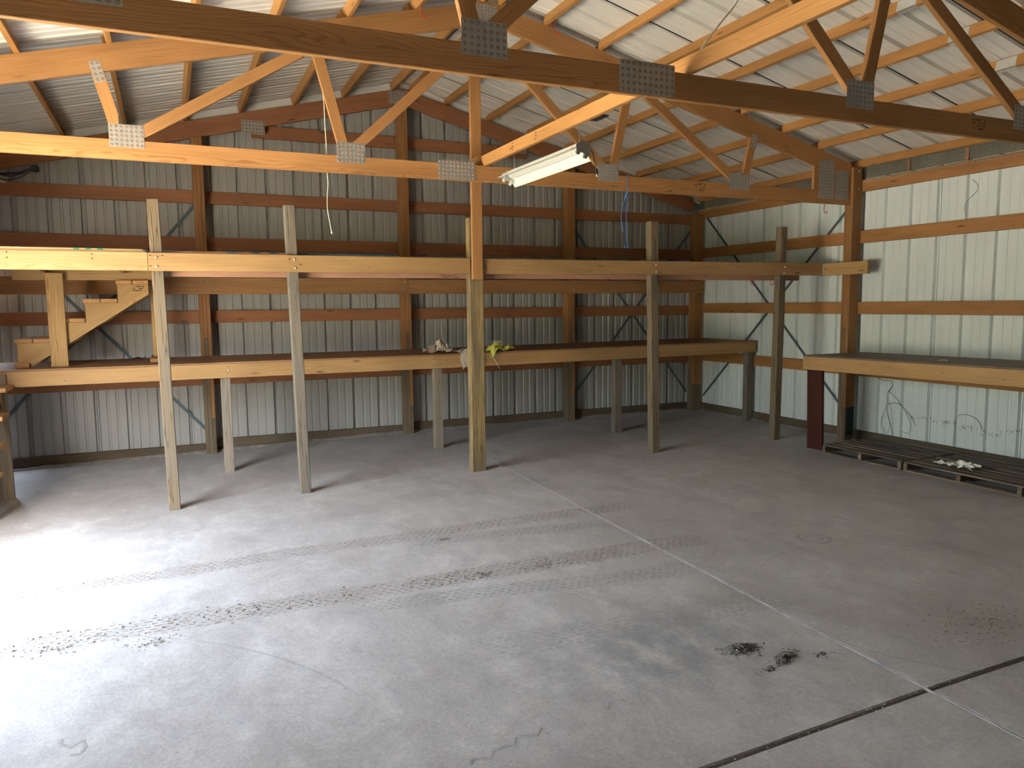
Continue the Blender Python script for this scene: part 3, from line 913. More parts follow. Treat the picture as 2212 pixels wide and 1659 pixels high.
WEBS = (((-0.385, 3.291), (-0.292, 2.935)), ((0.183, 3.073), (0.990, 3.570)), ((1.190, 3.572), (1.354, 2.935)), ((1.490, 2.924), (1.995, 3.393)),
        ((3.095, 3.565), (3.800, 2.913)), ((4.090, 3.546), (3.951, 2.927)), ((4.386, 3.560), (5.383, 2.897)), ((5.640, 3.273), (5.555, 2.935)))
BC0, BC1 = 2.685, 2.826
def top_chords(t, y, dz=0.0, mat=None):
    for s, xe in ((-1, -1.68), (1, 7.049)):
        sl = SL if s < 0 else SR
        poly = [(X0 + s * 0.0005, ZP + dz), (xe, top(xe) + dz), (xe, top(xe) - 0.19 + dz), (X0 + s * 0.0005, ZP - 0.19 + dz)]
        prism_xz('top_chord', poly, y, y + T, mat or W_TRUSS, t, (1, -s * sl))
def truss(y, label):
    t = empty('roof_truss', (X0, y + T / 2, BC0), label, 'truss', 'roof trusses')
    # the bottom chord is spliced under the plate right of centre
    box('bottom_chord', -1.68, 2.338, y, y + T, BC0, BC1, W_TRUSS, t)
    box('bottom_chord', 2.340, 7.049, y, y + T, BC0, BC1, W_TRUSS, t)
    top_chords(t, y)
    for (a, b_) in WEBS:
        a, b_ = Vector((a[0], 0, a[1])), Vector((b_[0], 0, b_[1]))
        d = (b_ - a).normalized()
        n = Vector((-d.z, 0, d.x)) * 0.0425
        A, B = a - d * 1.5, b_ + d * 1.5
        poly = [((A + n).x, (A + n).z), ((B + n).x, (B + n).z), ((B - n).x, (B - n).z), ((A - n).x, (A - n).z)]
        poly = clip_poly(poly, (0, -1), -(BC1 + 0.0008))
        poly = clip_poly(poly, (-SL, 1), ZP - 0.1908 - SL * X0)
        poly = clip_poly(poly, (SR, 1), ZP - 0.1908 + SR * X0)
        # webs meeting at one node are mitred against each other
        for (node, side) in ((-0.265, 0), (1.422, 0), (3.876, 0), (5.47, 0)):
            if abs((a.x if a.z < b_.z else b_.x) - node) < 0.17:
                up_ = a if a.z > b_.z else b_
                lo_ = b_ if a.z > b_.z else a
                if up_.x < lo_.x:
                    poly = clip_poly(poly, (1, 0), node - 0.0008) if node > 0 or up_.x < lo_.x else poly
                else:
                    poly = clip_poly(poly, (-1, 0), -(node + 0.0008))
        for (node) in (1.085, 4.235):
            upx = a.x + (b_.x - a.x) * ((3.75 - a.z) / (b_.z - a.z)) if abs(b_.z - a.z) > 0.01 else 9
            if abs(upx - node) < 0.3:
                lox = a.x if a.z < b_.z else b_.x
                if lox < node:
                    poly = clip_poly(poly, (1, 0), node - 0.0008)
                else:
                    poly = clip_poly(poly, (-1, 0), -(node + 0.0008))
        prism_xz('web', poly, y, y + T, W_TRUSS, t, (d.x, d.z))
    for s in (1, -1):
        xe, xi = (7.049, 6.50) if s > 0 else (-1.68, -1.13)
        prism_xz('heel_block', [(xi, BC1 + 0.001), (xe, BC1 + 0.001), (xe, top(xe) - 0.191), (xi, top(xi) - 0.191)], y, y + T, W_TRUSS, t, (0, 1))
    yp = y - 0.0003
    for x0, x1, z0, z1, c_, r_ in ((-0.337, -0.106, 2.772, 2.935, 7, 5), (1.306, 1.540, 2.770, 2.934, 7, 5), (2.172, 2.515, 2.690, 2.855, 10, 5), (3.768, 3.995, 2.765, 2.928, 7, 6), (5.335, 5.600, 2.768, 2.930, 7, 6),
                                   (2.545, 2.740, 4.040, 4.200, 6, 6), (6.572, 6.800, 2.737, 3.150, 7, 12), (6.822, 7.012, 2.736, 3.048, 6, 9), (-1.42, -1.19, 2.737, 3.150, 7, 12), (-1.64, -1.45, 2.736, 3.048, 6, 9),
                                   (0.985, 1.185, 3.660, 3.790, 6, 4), (4.135, 4.335, 3.650, 3.780, 6, 4)):
        plate(t, x0, x1, z0, z1, yp, c_, r_)
    plate(t, -0.385 - 0.036, -0.385 + 0.036, 3.218, 3.366, yp, 2, 4, math.radians(-14.6))
    plate(t, 5.652 - 0.036, 5.652 + 0.036, 3.200, 3.340, yp, 2, 4, math.radians(14))
    return t
tA = truss(YA, 'nearest roof truss, its dark shaded side toward the viewpoint')
tB = truss(YB, 'middle roof truss, lit orange, that the shop light hangs beside')
tC = empty('roof_truss', (X0, YC, 2.7), 'gable truss with top chords coloured dark for shade against the end wall', 'truss', 'roof trusses')
top_chords(tC, YC, -0.022, W_GIRT)  # darker girt wood puts the gable end's shade into the chord colour
for x0, x1, z0, z1, c_, r_ in ((0.834, 1.084, 3.534, 3.683, 7, 4), (2.527, 2.735, 4.025, 4.180, 6, 5), (4.20, 4.36, 3.56, 3.70, 5, 5)):
    plate(tC, x0, x1, z0, z1, YC - 0.0003, c_, r_)
# faint mill stamps on the chords
def stamp(parent, x, y, z, w, h, rows=4, seed=1):
    rnd = random.Random(seed)
    vs, fs = [], []
    for r_ in range(rows):
        zc = z + h / 2 - (r_ + 0.5) * h / rows
        px = x - w / 2 + rnd.uniform(0, 0.1) * w
        while px < x + w / 2:
            l = rnd.uniform(0.03, 0.16) * w
            if rnd.random() < 0.72:
                k = len(vs)
                hh = h / rows * rnd.uniform(0.12, 0.3)
                vs += [(px, y, zc - hh), (px + l, y, zc - hh), (px + l, y, zc + hh), (px, y, zc + hh)]
                fs.append((k, k + 1, k + 2, k + 3))
            px += l + 0.02 * w
    o = raw('mill_stamp', vs, fs, STAMP, parent)
    o['kind'] = 'stuff'
    return o
stamp(tB, 4.955, YB - 0.0006, 2.765, 0.125, 0.075, 4, 3)
stamp(tA, 4.97, YA - 0.0006, 2.765, 0.125, 0.075, 4, 3)

# ------------------------------------------------------------------ eave wire netting
def hexnet(name, y0, y1, label):
    vs, es = {}, set()
    cw, z0, z1 = 0.0235, 2.945, 3.108
    a = cw / math.sqrt(3)
    verts, edges = [], []
    idx = {}
    def vid(y, z):
        k = (round(y, 4), round(z, 4))
        if k not in idx:
            idx[k] = len(verts)
            sagx = 0.004 * mnoise.noise((y * 4, z * 9, 3))
            verts.append((7.1845 + sagx - 0.0, y, z))
        return idx[k]
    ny = int((y1 - y0) / cw)
    nz = int((z1 - z0) / (1.5 * a))
    for j in range(nz):
        for i in range(ny):
            cy = y0 + (i + 0.5 * (j % 2)) * cw
            cz = z0 + j * 1.5 * a
            h = [vid(cy + a * math.cos(math.radians(60 * q + 30)), cz + a * math.sin(math.radians(60 * q + 30))) for q in range(6)]
            for q in range(6):
                e = tuple(sorted((h[q], h[(q + 1) % 6])))
                if e not in es:
                    es.add(e)
                    edges.append(e)
    V, Fc = [], []
    r = 0.0012
    for e in edges:
        A, B = Vector(verts[e[0]]), Vector(verts[e[1]])
        d = (B - A).normalized()
        n1 = d.cross(Vector((1, 0, 0))).normalized() * r
        n2 = Vector((r, 0, 0))
        k = len(V)
        V += [A + n1, A - n1 * 0.5 + n2, A - n1 * 0.5 - n2, B + n1, B - n1 * 0.5 + n2, B - n1 * 0.5 - n2]
        Fc += [(k, k + 1, k + 4, k + 3), (k + 1, k + 2, k + 5, k + 4), (k + 2, k, k + 3, k + 5)]
    o = raw(name, [tuple(v) for v in V], Fc, WIRE)
    return tag(o, label, 'wire netting', 'eave netting', 'stuff')
hexnet('chicken_wire', 3.55, 6.29, 'hexagonal wire netting along the eave, nearer bay above the pallets')
hexnet('chicken_wire', 6.43, 9.07, 'hexagonal wire netting along the eave, farther bay behind the middle truss')

# ------------------------------------------------------------------ storage loft
loft = empty('storage_loft', (2.7, 6.7, 0), 'timber storage loft on tall unpainted posts along the gable wall', 'loft')
def lpost(xb, xt, yb, yt, w, d, ztop, mat):
    zb = zfl(xb) - 0.002
    return board('post', (xb, yb, zb), (xt, yt, ztop), d, w, mat, loft, (0, 1, 0), 0.005)
lpost(-0.042, -0.080, 6.727, 6.727, 0.089, 0.089, 2.458, W_OLD)
lpost(1.015, 0.965, 6.727, 6.727, 0.089, 0.089, 2.458, W_GREY)
lpost(2.655, 2.650, 6.727, 6.727, 0.140, 0.089, 2.415, W_YELL)
lpost(4.705, 4.652, 6.727, 6.727, 0.095, 0.089, 2.455, W_OLD)
lpost(6.400, 6.430, 6.727, 6.727, 0.095, 0.089, 2.452, W_OLD)
RY0, RY1 = 6.643, 6.681
rims = [box('rim_board', -1.80, -0.136, RY0, RY1, 1.893, 2.036, W_RIM, loft),
        box('rim_board', -0.134, 2.578, RY0, RY1, 1.892, 2.034, W_RIM, loft),
        board('rim_board', (2.690, 6.662, 1.960), (7.008, 6.662, 1.981), 0.141, T, W_RIM, loft)]
box('hanger_board', 2.584, 2.686, 6.603, 6.641, 1.838, 3.98, W_TRUSS, loft)
box('back_beam', 0.010, 6.760, 6.774, 6.812, 1.852, 1.992, W_PINK, loft)
box('end_ledger', 7.011, 7.049, 6.035, 6.700, 1.907, 2.048, W_RIM, loft)
board('angle_bracket', (7.0095, 6.6405, 1.912), (7.0095, 6.6405, 2.040), 0.004, 0.045, HANGER, loft, (0, 1, 0), 0.0)
ldg = [None, None]
ldg[0] = box('wall_ledger', -1.80, 2.676, 9.051, 9.089, 1.747, 1.931, W_LEDGER, loft)
ldg[1] = box('wall_ledger', 2.678, 7.188, 9.051, 9.089, 1.745, 1.924, W_LEDGER, loft)
for k in range(14):
    x = -1.72 + k * 0.66
    if -1.3 < x < -0.2:
        box('joist', x, x + T, 6.683, 8.235, 1.934, 2.034, W_PINK, loft)
    else:
        ya = 6.814 if x > 0 else 6.683
        box('joist', x, x + T, ya, 9.050, 1.934, 2.034, W_PINK, loft)
box('header_board', -1.30, -0.145, 8.240, 8.278, 1.869, 2.033, W_STAIR, loft)
xs = [-1.80, -0.15, 1.07, 2.29, 3.51, 4.73, 5.95, 7.00]
for i in range(7):
    y1 = 8.235 if i == 0 else 9.048
    box('deck_panel', xs[i] + 0.002, xs[i + 1] - 0.002, 6.775 if i else 6.66, y1, 2.0365, 2.049, W_PLY, loft, 0.0)
def bolt_on(parent, x, y, z, r=0.011, mat=BOLT, name='bolt'):
    vs, fs = [], []
    n = 10
    rings = ((r, 0.0), (r, -0.003), (r * 0.75, -0.007), (r * 0.3, -0.009))
    for rr, dy in rings:
        for q in range(n):
            a = 2 * math.pi * q / n
            vs.append((x + rr * math.cos(a), y + dy, z + rr * math.sin(a)))
    for k in range(len(rings) - 1):
        for q in range(n):
            fs.append((k * n + q, k * n + (q + 1) % n, (k + 1) * n + (q + 1) % n, (k + 1) * n + q))
    fs.append(tuple((len(rings) - 1) * n + q for q in range(n)))
    raw(name, vs, fs, mat, parent, True)
def rim_at(x):
    return rims[0] if x < -0.135 else rims[1] if x < 2.63 else rims[2]
for x in (-0.078, 0.985, 4.655, 6.405):
    for z in (1.927, 1.999):
        bolt_on(rim_at(x), x + random.uniform(-.006, .006), RY0 - 0.0002, z)
for x in (0.36, 2.65, 2.72, 5.0):
    for z in (1.79, 1.885):
        bolt_on(ldg[0] if x < 2.677 else ldg[1], x, 9.0508, z, 0.009)
for x, z in ((2.715, 2.000), (2.715, 1.925)):
    bolt_on(rim_at(x), x, RY0 - 0.0002, z, 0.007)
nails = [(-1.07, 2.02), (-1.07, 1.98), (-0.52, 2.015), (-0.52, 1.98), (-0.12, 2.012), (-0.03, 2.013), (-0.12, 1.93), (0.94, 2.0), (1.03, 1.955), (1.62, 1.94), (4.62, 2.0), (4.70, 1.925), (6.36, 1.995), (6.35, 1.925), (2.72, 2.01)]
for x, z in nails:
    bolt_on(rim_at(x), x, RY0 - 0.0001, z, 0.0045, HOLE, 'nail')
stamp(loft, 2.41, 6.7735, 1.876, 0.16, 0.035, 3, 9)

# ------------------------------------------------------------------ low shelf bench along the gable wall
bench = empty('shelf_bench', (2.7, 8.4, 0), 'long low plywood shelf bench under the loft along the gable wall', 'bench')
def bz(x):
    return 0.0 if x < 2.66 else 0.026 * (x - 2.66) / 4.54
brim = [None, None]
brim[0] = board('rim_board', (-1.78, 7.949, 0.977), (2.659, 7.949, 0.977), 0.140, T, W_RIM, bench)
brim[1] = board('rim_board', (2.661, 7.949, 0.977), (7.188, 7.949, 0.977 + 0.026), 0.140, T, W_RIM, bench)
bx = [-1.80, 0.36, 2.68, 4.98, 7.188]
for i in range(4):
    a, b_ = bx[i] + 0.002, bx[i + 1] - 0.002
    if i == 0:
        a = -1.80
    board('top_panel', (a, 8.505, 1.0555 + bz(a)), (b_, 8.505, 1.0555 + bz(b_)), 0.014, 1.160, W_PLY, bench, (0, 0, 1), 0.0)
for x, w, mat in ((0.472, 0.092, W_LEG), (2.690, 0.095, W_LEG), (5.040, 0.100, W_GREY), (7.128, 0.095, W_GREY)):
    box('leg', x - w / 2, x + w / 2, 7.970, 8.059, zfl(x) - 0.002, 0.905 + bz(x) if x < 7 else 0.93, mat, bench, 0.004)
for k in range(13):
    x = -1.70 + k * 0.70
    if any(abs(x + T / 2 - q) < 0.08 for q in (0.472, 2.690, 5.040, 7.128)):
        x += 0.12
    box('joist', x, x + T, 7.970, 9.08, 0.955, 1.046 + bz(x), W_PINK, bench)
for x in (0.50, 2.63):
    bolt_on(brim[0], x, 7.9298, 0.985, 0.010)
for x, z in ((0.50, 1.02), (0.49, 0.955), (2.62, 1.01), (2.63, 0.945), (2.70, 1.0), (2.70, 0.945), (2.78, 0.99), (-0.9, 0.95), (3.9, 0.96), (5.6, 1.0)):
    bolt_on(brim[0] if x < 2.66 else brim[1], x, 7.9299, z, 0.0045, HOLE, 'nail')

# ------------------------------------------------------------------ stairs
st = empty('stair_flight', (-0.7, 8.5, 1.06), 'short yellow pine stair rising from the shelf bench to the loft', 'stairs')
ZB = 1.0625
for k, (xa, xb, zt) in enumerate(((-1.315, -1.025, 1.326), (-1.000, -0.735, 1.510), (-0.742, -0.452, 1.693), (-0.458, -0.176, 1.868))):
    for d0, d1 in ((0.0, 0.49), (0.51, 1.0)):
        board('tread', (xa + (xb - xa) * (d0 + d1) / 2, 8.19, zt - 0.019), (xa + (xb - xa) * (d0 + d1) / 2, 9.00, zt - 0.019), 0.038, (xb - xa) * (d1 - d0), W_TREAD, st, (0, 0, 1))
def stringer(y0):
    poly_top = [(-1.298, ZB + 0.001), (-1.298, 1.287), (-1.012, 1.287), (-1.012, 1.471), (-0.728, 1.471), (-0.728, 1.654), (-0.448, 1.654), (-0.448, 1.829), (-0.176, 1.829), (-0.176, 1.735), (-0.86, 1.285), (-1.20, ZB + 0.001)]
    prism_xz('stringer', poly_top, y0, y0 + T, W_STAIR, st, (0.80, 0.55))
stringer(8.203)
stringer(8.940)
box('foot_block', -1.318, -1.205, 8.150, 8.201, ZB + 0.001, ZB + 0.045, W_TREAD, st)
box('upright_board', -1.030, -0.888, 8.150, 8.188, ZB + 0.001, 1.932, W_STAIR, st)
box('stud', -0.174, -0.136, 8.66, 8.749, ZB + 0.04, 1.932, W_STAIR, st)
box('sole_plate', -0.200, -0.110, 8.30, 9.00, ZB + 0.001, ZB + 0.039, W_TREAD, st)
stamp(st, -0.27, 8.2022, 1.79, 0.09, 0.06, 3, 5)

ls = empty('stair_flight', (-1.55, 7.6, -0.08), 'lower stair with open treads climbing to the bench, cut by the picture edge', 'stairs')
box('side_board', -1.56, -1.352, 7.895, 7.929, -0.085, 1.030, W_LEG, ls)  # darker leg wood stands in for the shade on this board
for y0, zt in ((7.555, 0.938), (7.335, 0.722), (7.115, 0.505), (6.895, 0.288)):
    box('tread', -1.80, -1.300, y0, y0 + 0.30 if zt < 0.9 else 7.890, zt - 0.038, zt, W_TREAD, ls)
for xx in (-1.775, -1.42):
    for y0, zt in ((7.60, 0.8995), (7.38, 0.6835), (7.16, 0.4665), (6.94, 0.2495)):
        box('tread_riser', xx, xx + 0.036, y0 + 0.05, y0 + 0.26, zt - 0.176, zt - 0.001, W_STAIR, ls)
    board('stringer', (xx + 0.018, 6.92, 0.03), (xx + 0.018, 7.80, 0.79), 0.14, 0.036, W_STAIR, ls, (0, 0, 1))

# ------------------------------------------------------------------ bench at the side wall
rb = empty('workbench', (6.75, 4.7, 0), 'workbench with dark plywood top and yellow front board on the side wall', 'bench')
rrim = board('rim_board', (6.289, 6.190, 0.942), (6.289, 3.53, 0.967), 0.141, T, W_RIM, rb)
board('top_panel', (6.730, 6.195, 1.021), (6.730, 3.53, 1.046), 0.014, 0.918, W_PLYD, rb, (0, 0, 1), 0.0)
for y in (6.10, 5.40, 4.70, 4.00, 3.56):
    box('joist', 6.309, 7.185, y - 0.019, y + 0.019, 0.900, 1.010, W_PINK, rb)
board('stained_leg', (6.375, 6.080, -0.002), (6.345, 6.080, 0.868), 0.205, T, W_RED, rb, (0, 1, 0))
box('leg', 6.310, 6.400, 3.54, 3.60, -0.002, 0.898, W_LEG, rb)
for y, dz in ((6.14, -0.03), (5.87, 0.0), (5.62, -0.005), (5.1, 0.02), (4.55, 0.0), (4.0, -0.02), (5.3, -0.04)):
    o = board('nail', (6.2692, y, 0.942 + (6.19 - y) * 0.0094 + dz), (6.2700, y, 0.942 + (6.19 - y) * 0.0094 + dz), 0.008, 0.008, HOLE, rrim, (0, 0, 1), 0.0)

# ------------------------------------------------------------------ pallets
def pallet(y0, y1, h, label, dx=0.0):
    p = empty('pallet', (6.68, (y0 + y1) / 2, 0), label, 'pallet', 'wooden pallets under the workbench')
    xa, xb = 6.262 + dx, 7.165 + dx * 0.3
    for ys in (y0, (y0 + y1) / 2 - 0.02, y1 - 0.040):
        box('stringer', xa + 0.004, xb - 0.004, ys, ys + 0.040, 0.0145, h - 0.0145, W_PALLET, p)
    n = 8
    w = (xb - xa) / n
    for i in range(n):
        j = random.uniform(-0.012, 0.012)
        box('deck_board', xa + i * w + 0.008, xa + (i + 1) * w - 0.014, y0 + j - 0.004, y1 + j * 0.5 + 0.004, h - 0.014, h + random.uniform(-0.002, 0.002), W_PALLET, p)
    for i in (0, 3, 7):
        box('bottom_board', xa + i * w, xa + (i + 1) * w - 0.004, y0, y1, -0.001, 0.014, W_PALLET, p)
    return p
pallet(4.925, 5.880, 0.094, 'weathered pallet, farther of two, pushed against the red bench leg')
pallet(3.800, 4.900, 0.088, 'weathered pallet, nearer of two, with a plastic scrap on it', 0.0)

# ------------------------------------------------------------------ bracing board over the bottom chords, block
br = empty('brace_board', (2.62, 5.0, BC1), 'bright orange two-by-four laid over the bottom chords, carrying the shop light', 'board')
board('board', (2.620, YF + 0.1, BC1 + 0.0475), (2.620, 6.445, BC1 + 0.0475), 0.094, T, W_PURLIN, br)
board('tie_plate', (2.5995, 3.60, BC1 + 0.030), (2.5995, 3.76, BC1 + 0.030), 0.060, 0.003, HANGER, br, (0, 0, 1), 0.0)
def side_stamp(parent, x, y, z, w, h, seed):
    o = stamp(parent, 0, 0, 0, w, h, 3, seed)
    o.matrix_basis = Matrix.Translation((x, y, z)) @ Matrix.Rotation(math.radians(90), 4, 'Z')
side_stamp(br, 2.6004, 5.30, BC1 + 0.05, 0.035, 0.075, 21)
side_stamp(br, 2.6004, 5.72, BC1 + 0.05, 0.030, 0.075, 22)
blk = board('scab_block', (2.5805, 6.40, BC1 + 0.0475), (2.5805, 6.585, BC1 + 0.0475), 0.089, 0.037, W_PURLIN)
tag(blk, 'short wood block beside the far end of the orange brace board', 'block')

# ------------------------------------------------------------------ shop light
lt = empty('shop_light', (2.60, 5.23, 2.63), 'white two-tube shop light hanging from chains without tubes', 'light fixture')
ry = math.radians(24)
def L(u, v, y):
    """fixture section (u across, v up) rolled about its length"""
    return (2.600 + u * math.cos(ry) + v * math.sin(ry), y, 2.640 - u * math.sin(ry) + v * math.cos(ry))
YN, YFr = 4.575, 5.815
sec = [(-0.088, -0.040), (-0.066, -0.030), (-0.036, 0.014), (0.036, 0.014), (0.066, -0.030), (0.088, -0.040)]
inn = [(u * 0.985, v - 0.0025) for u, v in sec]
vs, fs = [], []
for y in (YN, YFr):
    for u, v in sec: vs.append(L(u, v, y))
    for u, v in inn: vs.append(L(u, v, y))
for k in range(5):
    fs.append((k, k + 1, 13 + k, 12 + k))
    fs.append((6 + k, 18 + k, 19 + k, 7 + k))
for a in (0, 12):
    for k in range(5):
        fs.append((a + k, a + 6 + k, a + 7 + k, a + k + 1))
fs += [(0, 12, 18, 6), (5, 11, 23, 17)]
raw('reflector', vs, fs, WHITEE, lt)
vs, fs = [], []
for y in (YN + 0.01, YFr - 0.01):
    for u, v in ((-0.028, 0.0145), (-0.022, 0.050), (0.022, 0.050), (0.028, 0.0145)):
        vs.append(L(u, v, y))
fs = [(0, 1, 5, 4), (1, 2, 6, 5), (2, 3, 7, 6), (3, 0, 4, 7), (0, 3, 2, 1), (4, 5, 6, 7)]
raw('channel', vs, fs, WHITEE, lt)
vs, fs = [], []
for y in (YN + 0.05, YFr - 0.05):
    for u, v in ((-0.030, 0.011), (-0.018, -0.006), (0.018, -0.006), (0.030, 0.011)):
        vs.append(L(u, v, y))
raw('ballast_cover', vs, [(0, 4, 5, 1), (1, 5, 6, 2), (2, 6, 7, 3), (0, 1, 2, 3), (4, 7, 6, 5)], WHITEE, lt)
def end_cap(y, mat):
    pts = [(-0.045, -0.030), (-0.062, 0.004), (-0.030, 0.052), (0.030, 0.052), (0.062, 0.004), (0.058, -0.026), (0.048, -0.026), (0.048, -0.048), (0.026, -0.048), (0.026, -0.022), (-0.014, -0.022), (-0.014, -0.048), (-0.036, -0.048), (-0.036, -0.028)]
    n = len(pts)
    vs = [L(u, v, y - 0.004) for u, v in pts] + [L(u, v, y + 0.004) for u, v in pts]
    fs = [tuple(range(n)), tuple(range(2 * n - 1, n - 1, -1))] + [(i, i + n, (i + 1) % n + n, (i + 1) % n) for i in range(n)]
    me = raw('end_cap', vs, fs, mat, lt)
end_cap(YN - 0.005, GREYCAP)
end_cap(YFr + 0.005, WHITEE)
for u in (-0.030, 0.032):
    for y, s in ((YN + 0.012, 1), (YFr - 0.012, -1)):
        vs = []
        for yy in (y, y + s * 0.018):
            for du, v in ((-0.010, -0.006), (-0.010, -0.040), (0.0, -0.048), (0.010, -0.040), (0.010, -0.006)):
                vs.append(L(u + du, v, yy))
        raw('lamp_holder', vs, [(0, 1, 2, 3, 4), (9, 8, 7, 6, 5), (0, 5, 6, 1), (1, 6, 7, 2), (2, 7, 8, 3), (3, 8, 9, 4), (4, 9, 5, 0)], WHITEE, lt)
def chain(p0, p1):
    p0, p1 = Vector(p0), Vector(p1)
    n = int((p1 - p0).length / 0.017)
    bm = bmesh.new()
    for i in range(n):
        c = p0.lerp(p1, (i + 0.5) / n)
        rot = Matrix.Rotation(math.radians(90 * (i % 2) + 20), 4, 'Z')
        ring = []
        N_, m_ = 10, 4
        for a in range(N_):
            t = 2 * math.pi * a / N_
            cx, cz = 0.0042 * math.cos(t), 0.0105 * math.sin(t)
            d = Vector((math.cos(t), 0, math.sin(t)))
            row = []
            for b_ in range(m_):
                s = 2 * math.pi * b_ / m_
                v = Vector((cx, 0, cz)) + d * (0.0013 * math.cos(s)) + Vector((0, 0.0013 * math.sin(s), 0))
                row.append(bm.verts.new(c + (rot @ v)))
            ring.append(row)
        for a in range(N_):
            for b_ in range(m_):
                bm.faces.new((ring[a][b_], ring[(a + 1) % N_][b_], ring[(a + 1) % N_][(b_ + 1) % m_], ring[a][(b_ + 1) % m_]))
    me = bpy.data.meshes.new('chain')
    bm.to_mesh(me)
    bm.free()
    return tag(link('chain', me, CHAIN, lt), None, None, None, 'stuff')
chain((2.620, 5.74, 2.822), (2.620, 5.74, 2.685))
chain((2.620, 4.66, 2.822), (2.620, 4.66, 2.685))
pcd = tube('power_cord', [(2.655, 4.575, 2.642), (2.685, 4.585, 2.630), (2.700, 4.60, 2.600), (2.708, 4.60, 2.560), (2.715, 4.60, 2.515)], 0.0032, BLACKP, lt)
board('plug', (2.715, 4.60, 2.525), (2.724, 4.60, 2.488), 0.022, 0.018, BLACKP, pcd, (0, 1, 0), 0.004)
tube('plug_prongs', [(2.720, 4.60, 2.490), (2.726, 4.60, 2.470)], 0.0025, CHAIN, pcd, False)

# black lamp base tucked under the brace
jb = empty('lamp_socket', (2.68, 4.50, 2.84), 'small black lamp socket with flat cover fixed beside the brace board', 'socket')
box('socket_body', 2.6415, 2.700, 4.46, 4.52, 2.848, 2.888, BLACKP, jb, 0.006)
box('socket_cover', 2.6415, 2.725, 4.445, 4.60, 2.838, 2.847, BLACKP, jb, 0.003)

# ------------------------------------------------------------------ cords, strings, hooks
bg_ = empty('bungee_cord', (4.08, 6.33, 2.17), 'blue bungee cord with a hook hanging from the middle truss', 'cord')
tube('cord', [(4.092, 6.3325, 2.835), (4.090, 6.3325, 2.70), (4.076, 6.3325, 2.640), (4.083, 6.332, 2.45), (4.083, 6.332, 2.225)], 0.0035, BLUE, bg_)
tube('loose_tail', [(4.080, 6.328, 2.625), (4.045, 6.327, 2.57), (4.018, 6.327, 2.47), (4.022, 6.327, 2.38), (4.045, 6.327, 2.30)], 0.0035, BLUE, bg_)
tube('knot', [(4.066, 6.327, 2.606), (4.070, 6.327, 2.632), (4.080, 6.327, 2.648), (4.092, 6.327, 2.655)], 0.010, BLUE, bg_)
tube('hook', [(4.083, 6.332, 2.235), (4.083, 6.332, 2.205), (4.100, 6.332, 2.185), (4.102, 6.332, 2.150), (4.082, 6.332, 2.140), (4.060, 6.332, 2.152), (4.058, 6.332, 2.175)], 0.004, BLUE, bg_)
sg = empty('pull_string', (1.22, 6.33, 2.2), 'white pull string with a small knob hanging behind the middle truss chord', 'string')
tube('string', [(1.19, 6.38, 3.5), (1.2285, 6.395, 3.2973), (1.2285, 6.395, 3.1154), (1.2345, 6.395, 2.9133), (1.2325, 6.395, 2.7719), (1.2345, 6.395, 2.6709), (1.2406, 6.395, 2.6103), (1.2285, 6.395, 2.5092), (1.2255, 6.395, 2.388), (1.2426, 6.395, 2.2971), (1.2548, 6.395, 2.2112)], 0.0034, CREAM, sg)
tube('knob', [(1.2548, 6.395, 2.2172), (1.2568, 6.395, 2.1982)], 0.007, CREAM, sg, False)
rp = tube('rope', [(2.622, 3.37, 2.925), (2.81, 3.455, 3.110), (3.00, 3.51, 3.285), (3.10, 3.55, 3.50), (3.17, 3.58, 3.80), (3.204, 3.59, 4.09)], 0.0055, CREAM)
tag(rp, 'cream rope tied from the brace board up to a purlin', 'rope')
def hook(x, y, z, label, s=1.0, flip=1):
    """a screw-in utility hook, dipped in red vinyl"""
    r = 0.024 * s
    pts = [(x, y, z), (x, y, z - 0.075 * s)]
    for a in range(0, 200, 25):
        t = math.radians(a)
        pts.append((x + flip * (r - r * math.cos(t)), y, z - 0.075 * s - r * 1.1 * math.sin(t)))
    return tag(tube('utility_hook', pts, 0.0042, REDV, None, True), label, 'hook', 'red utility hooks')
hook(2.008, 6.20, 4.050, 'red utility hook hanging from a roof purlin left of the nearest centre plate')
hook(3.238, 6.20, 4.085, 'red utility hook hanging from a roof purlin right of the nearest centre plate')
hook(6.680, 6.357, 2.684, 'red utility hook under the end of the middle truss by the side wall')
def uhook(x, label):
    pts = [(x - 0.024, 6.793, 1.851)] + [(x + 0.024 * math.cos(math.radians(a)), 6.793, 1.822 + 0.022 * math.sin(math.radians(a))) for a in range(180, 361, 30)] + [(x + 0.024, 6.793, 1.850)]
    return tag(tube('utility_hook', pts, 0.0035, REDV, None, True), label, 'hook', 'red utility hooks')
uhook(4.825, 'dark red loop hook under the loft beam beside the weathered post')
uhook(5.165, 'dark red loop hook under the loft beam before the corner post')
uhook(6.075, 'dark red loop hook under the loft beam in front of the side wall')
uhook(6.365, 'dark red loop hook half hidden by the last loft post')

cb = empty('cable_bundle', (-1.3, 9.2, 2.9), 'black and white cables running to a black box high on the gable wall', 'cables')
box('box_cover', -1.215, -1.150, 9.190, 9.2695, 3.000, 3.060, BLACKP, cb, 0.012)
tube('cable', [(-1.80, 9.2, 2.985), (-1.55, 9.19, 2.950), (-1.40, 9.185, 2.960), (-1.28, 9.185, 2.985), (-1.20, 9.189, 3.025)], 0.011, BLACKP, cb)
tube('cable', [(-1.80, 9.2, 2.955), (-1.55, 9.19, 2.975), (-1.42, 9.19, 2.930), (-1.34, 9.185, 2.945), (-1.22, 9.187, 3.010)], 0.007, BLACKP, cb)
tube('cable', [(-1.80, 9.2, 2.94), (-1.55, 9.18, 2.945), (-1.46, 9.175, 2.895), (-1.38, 9.18, 2.905), (-1.28, 9.185, 2.940), (-1.20, 9.189, 3.01)], 0.004, BLACKP, cb)
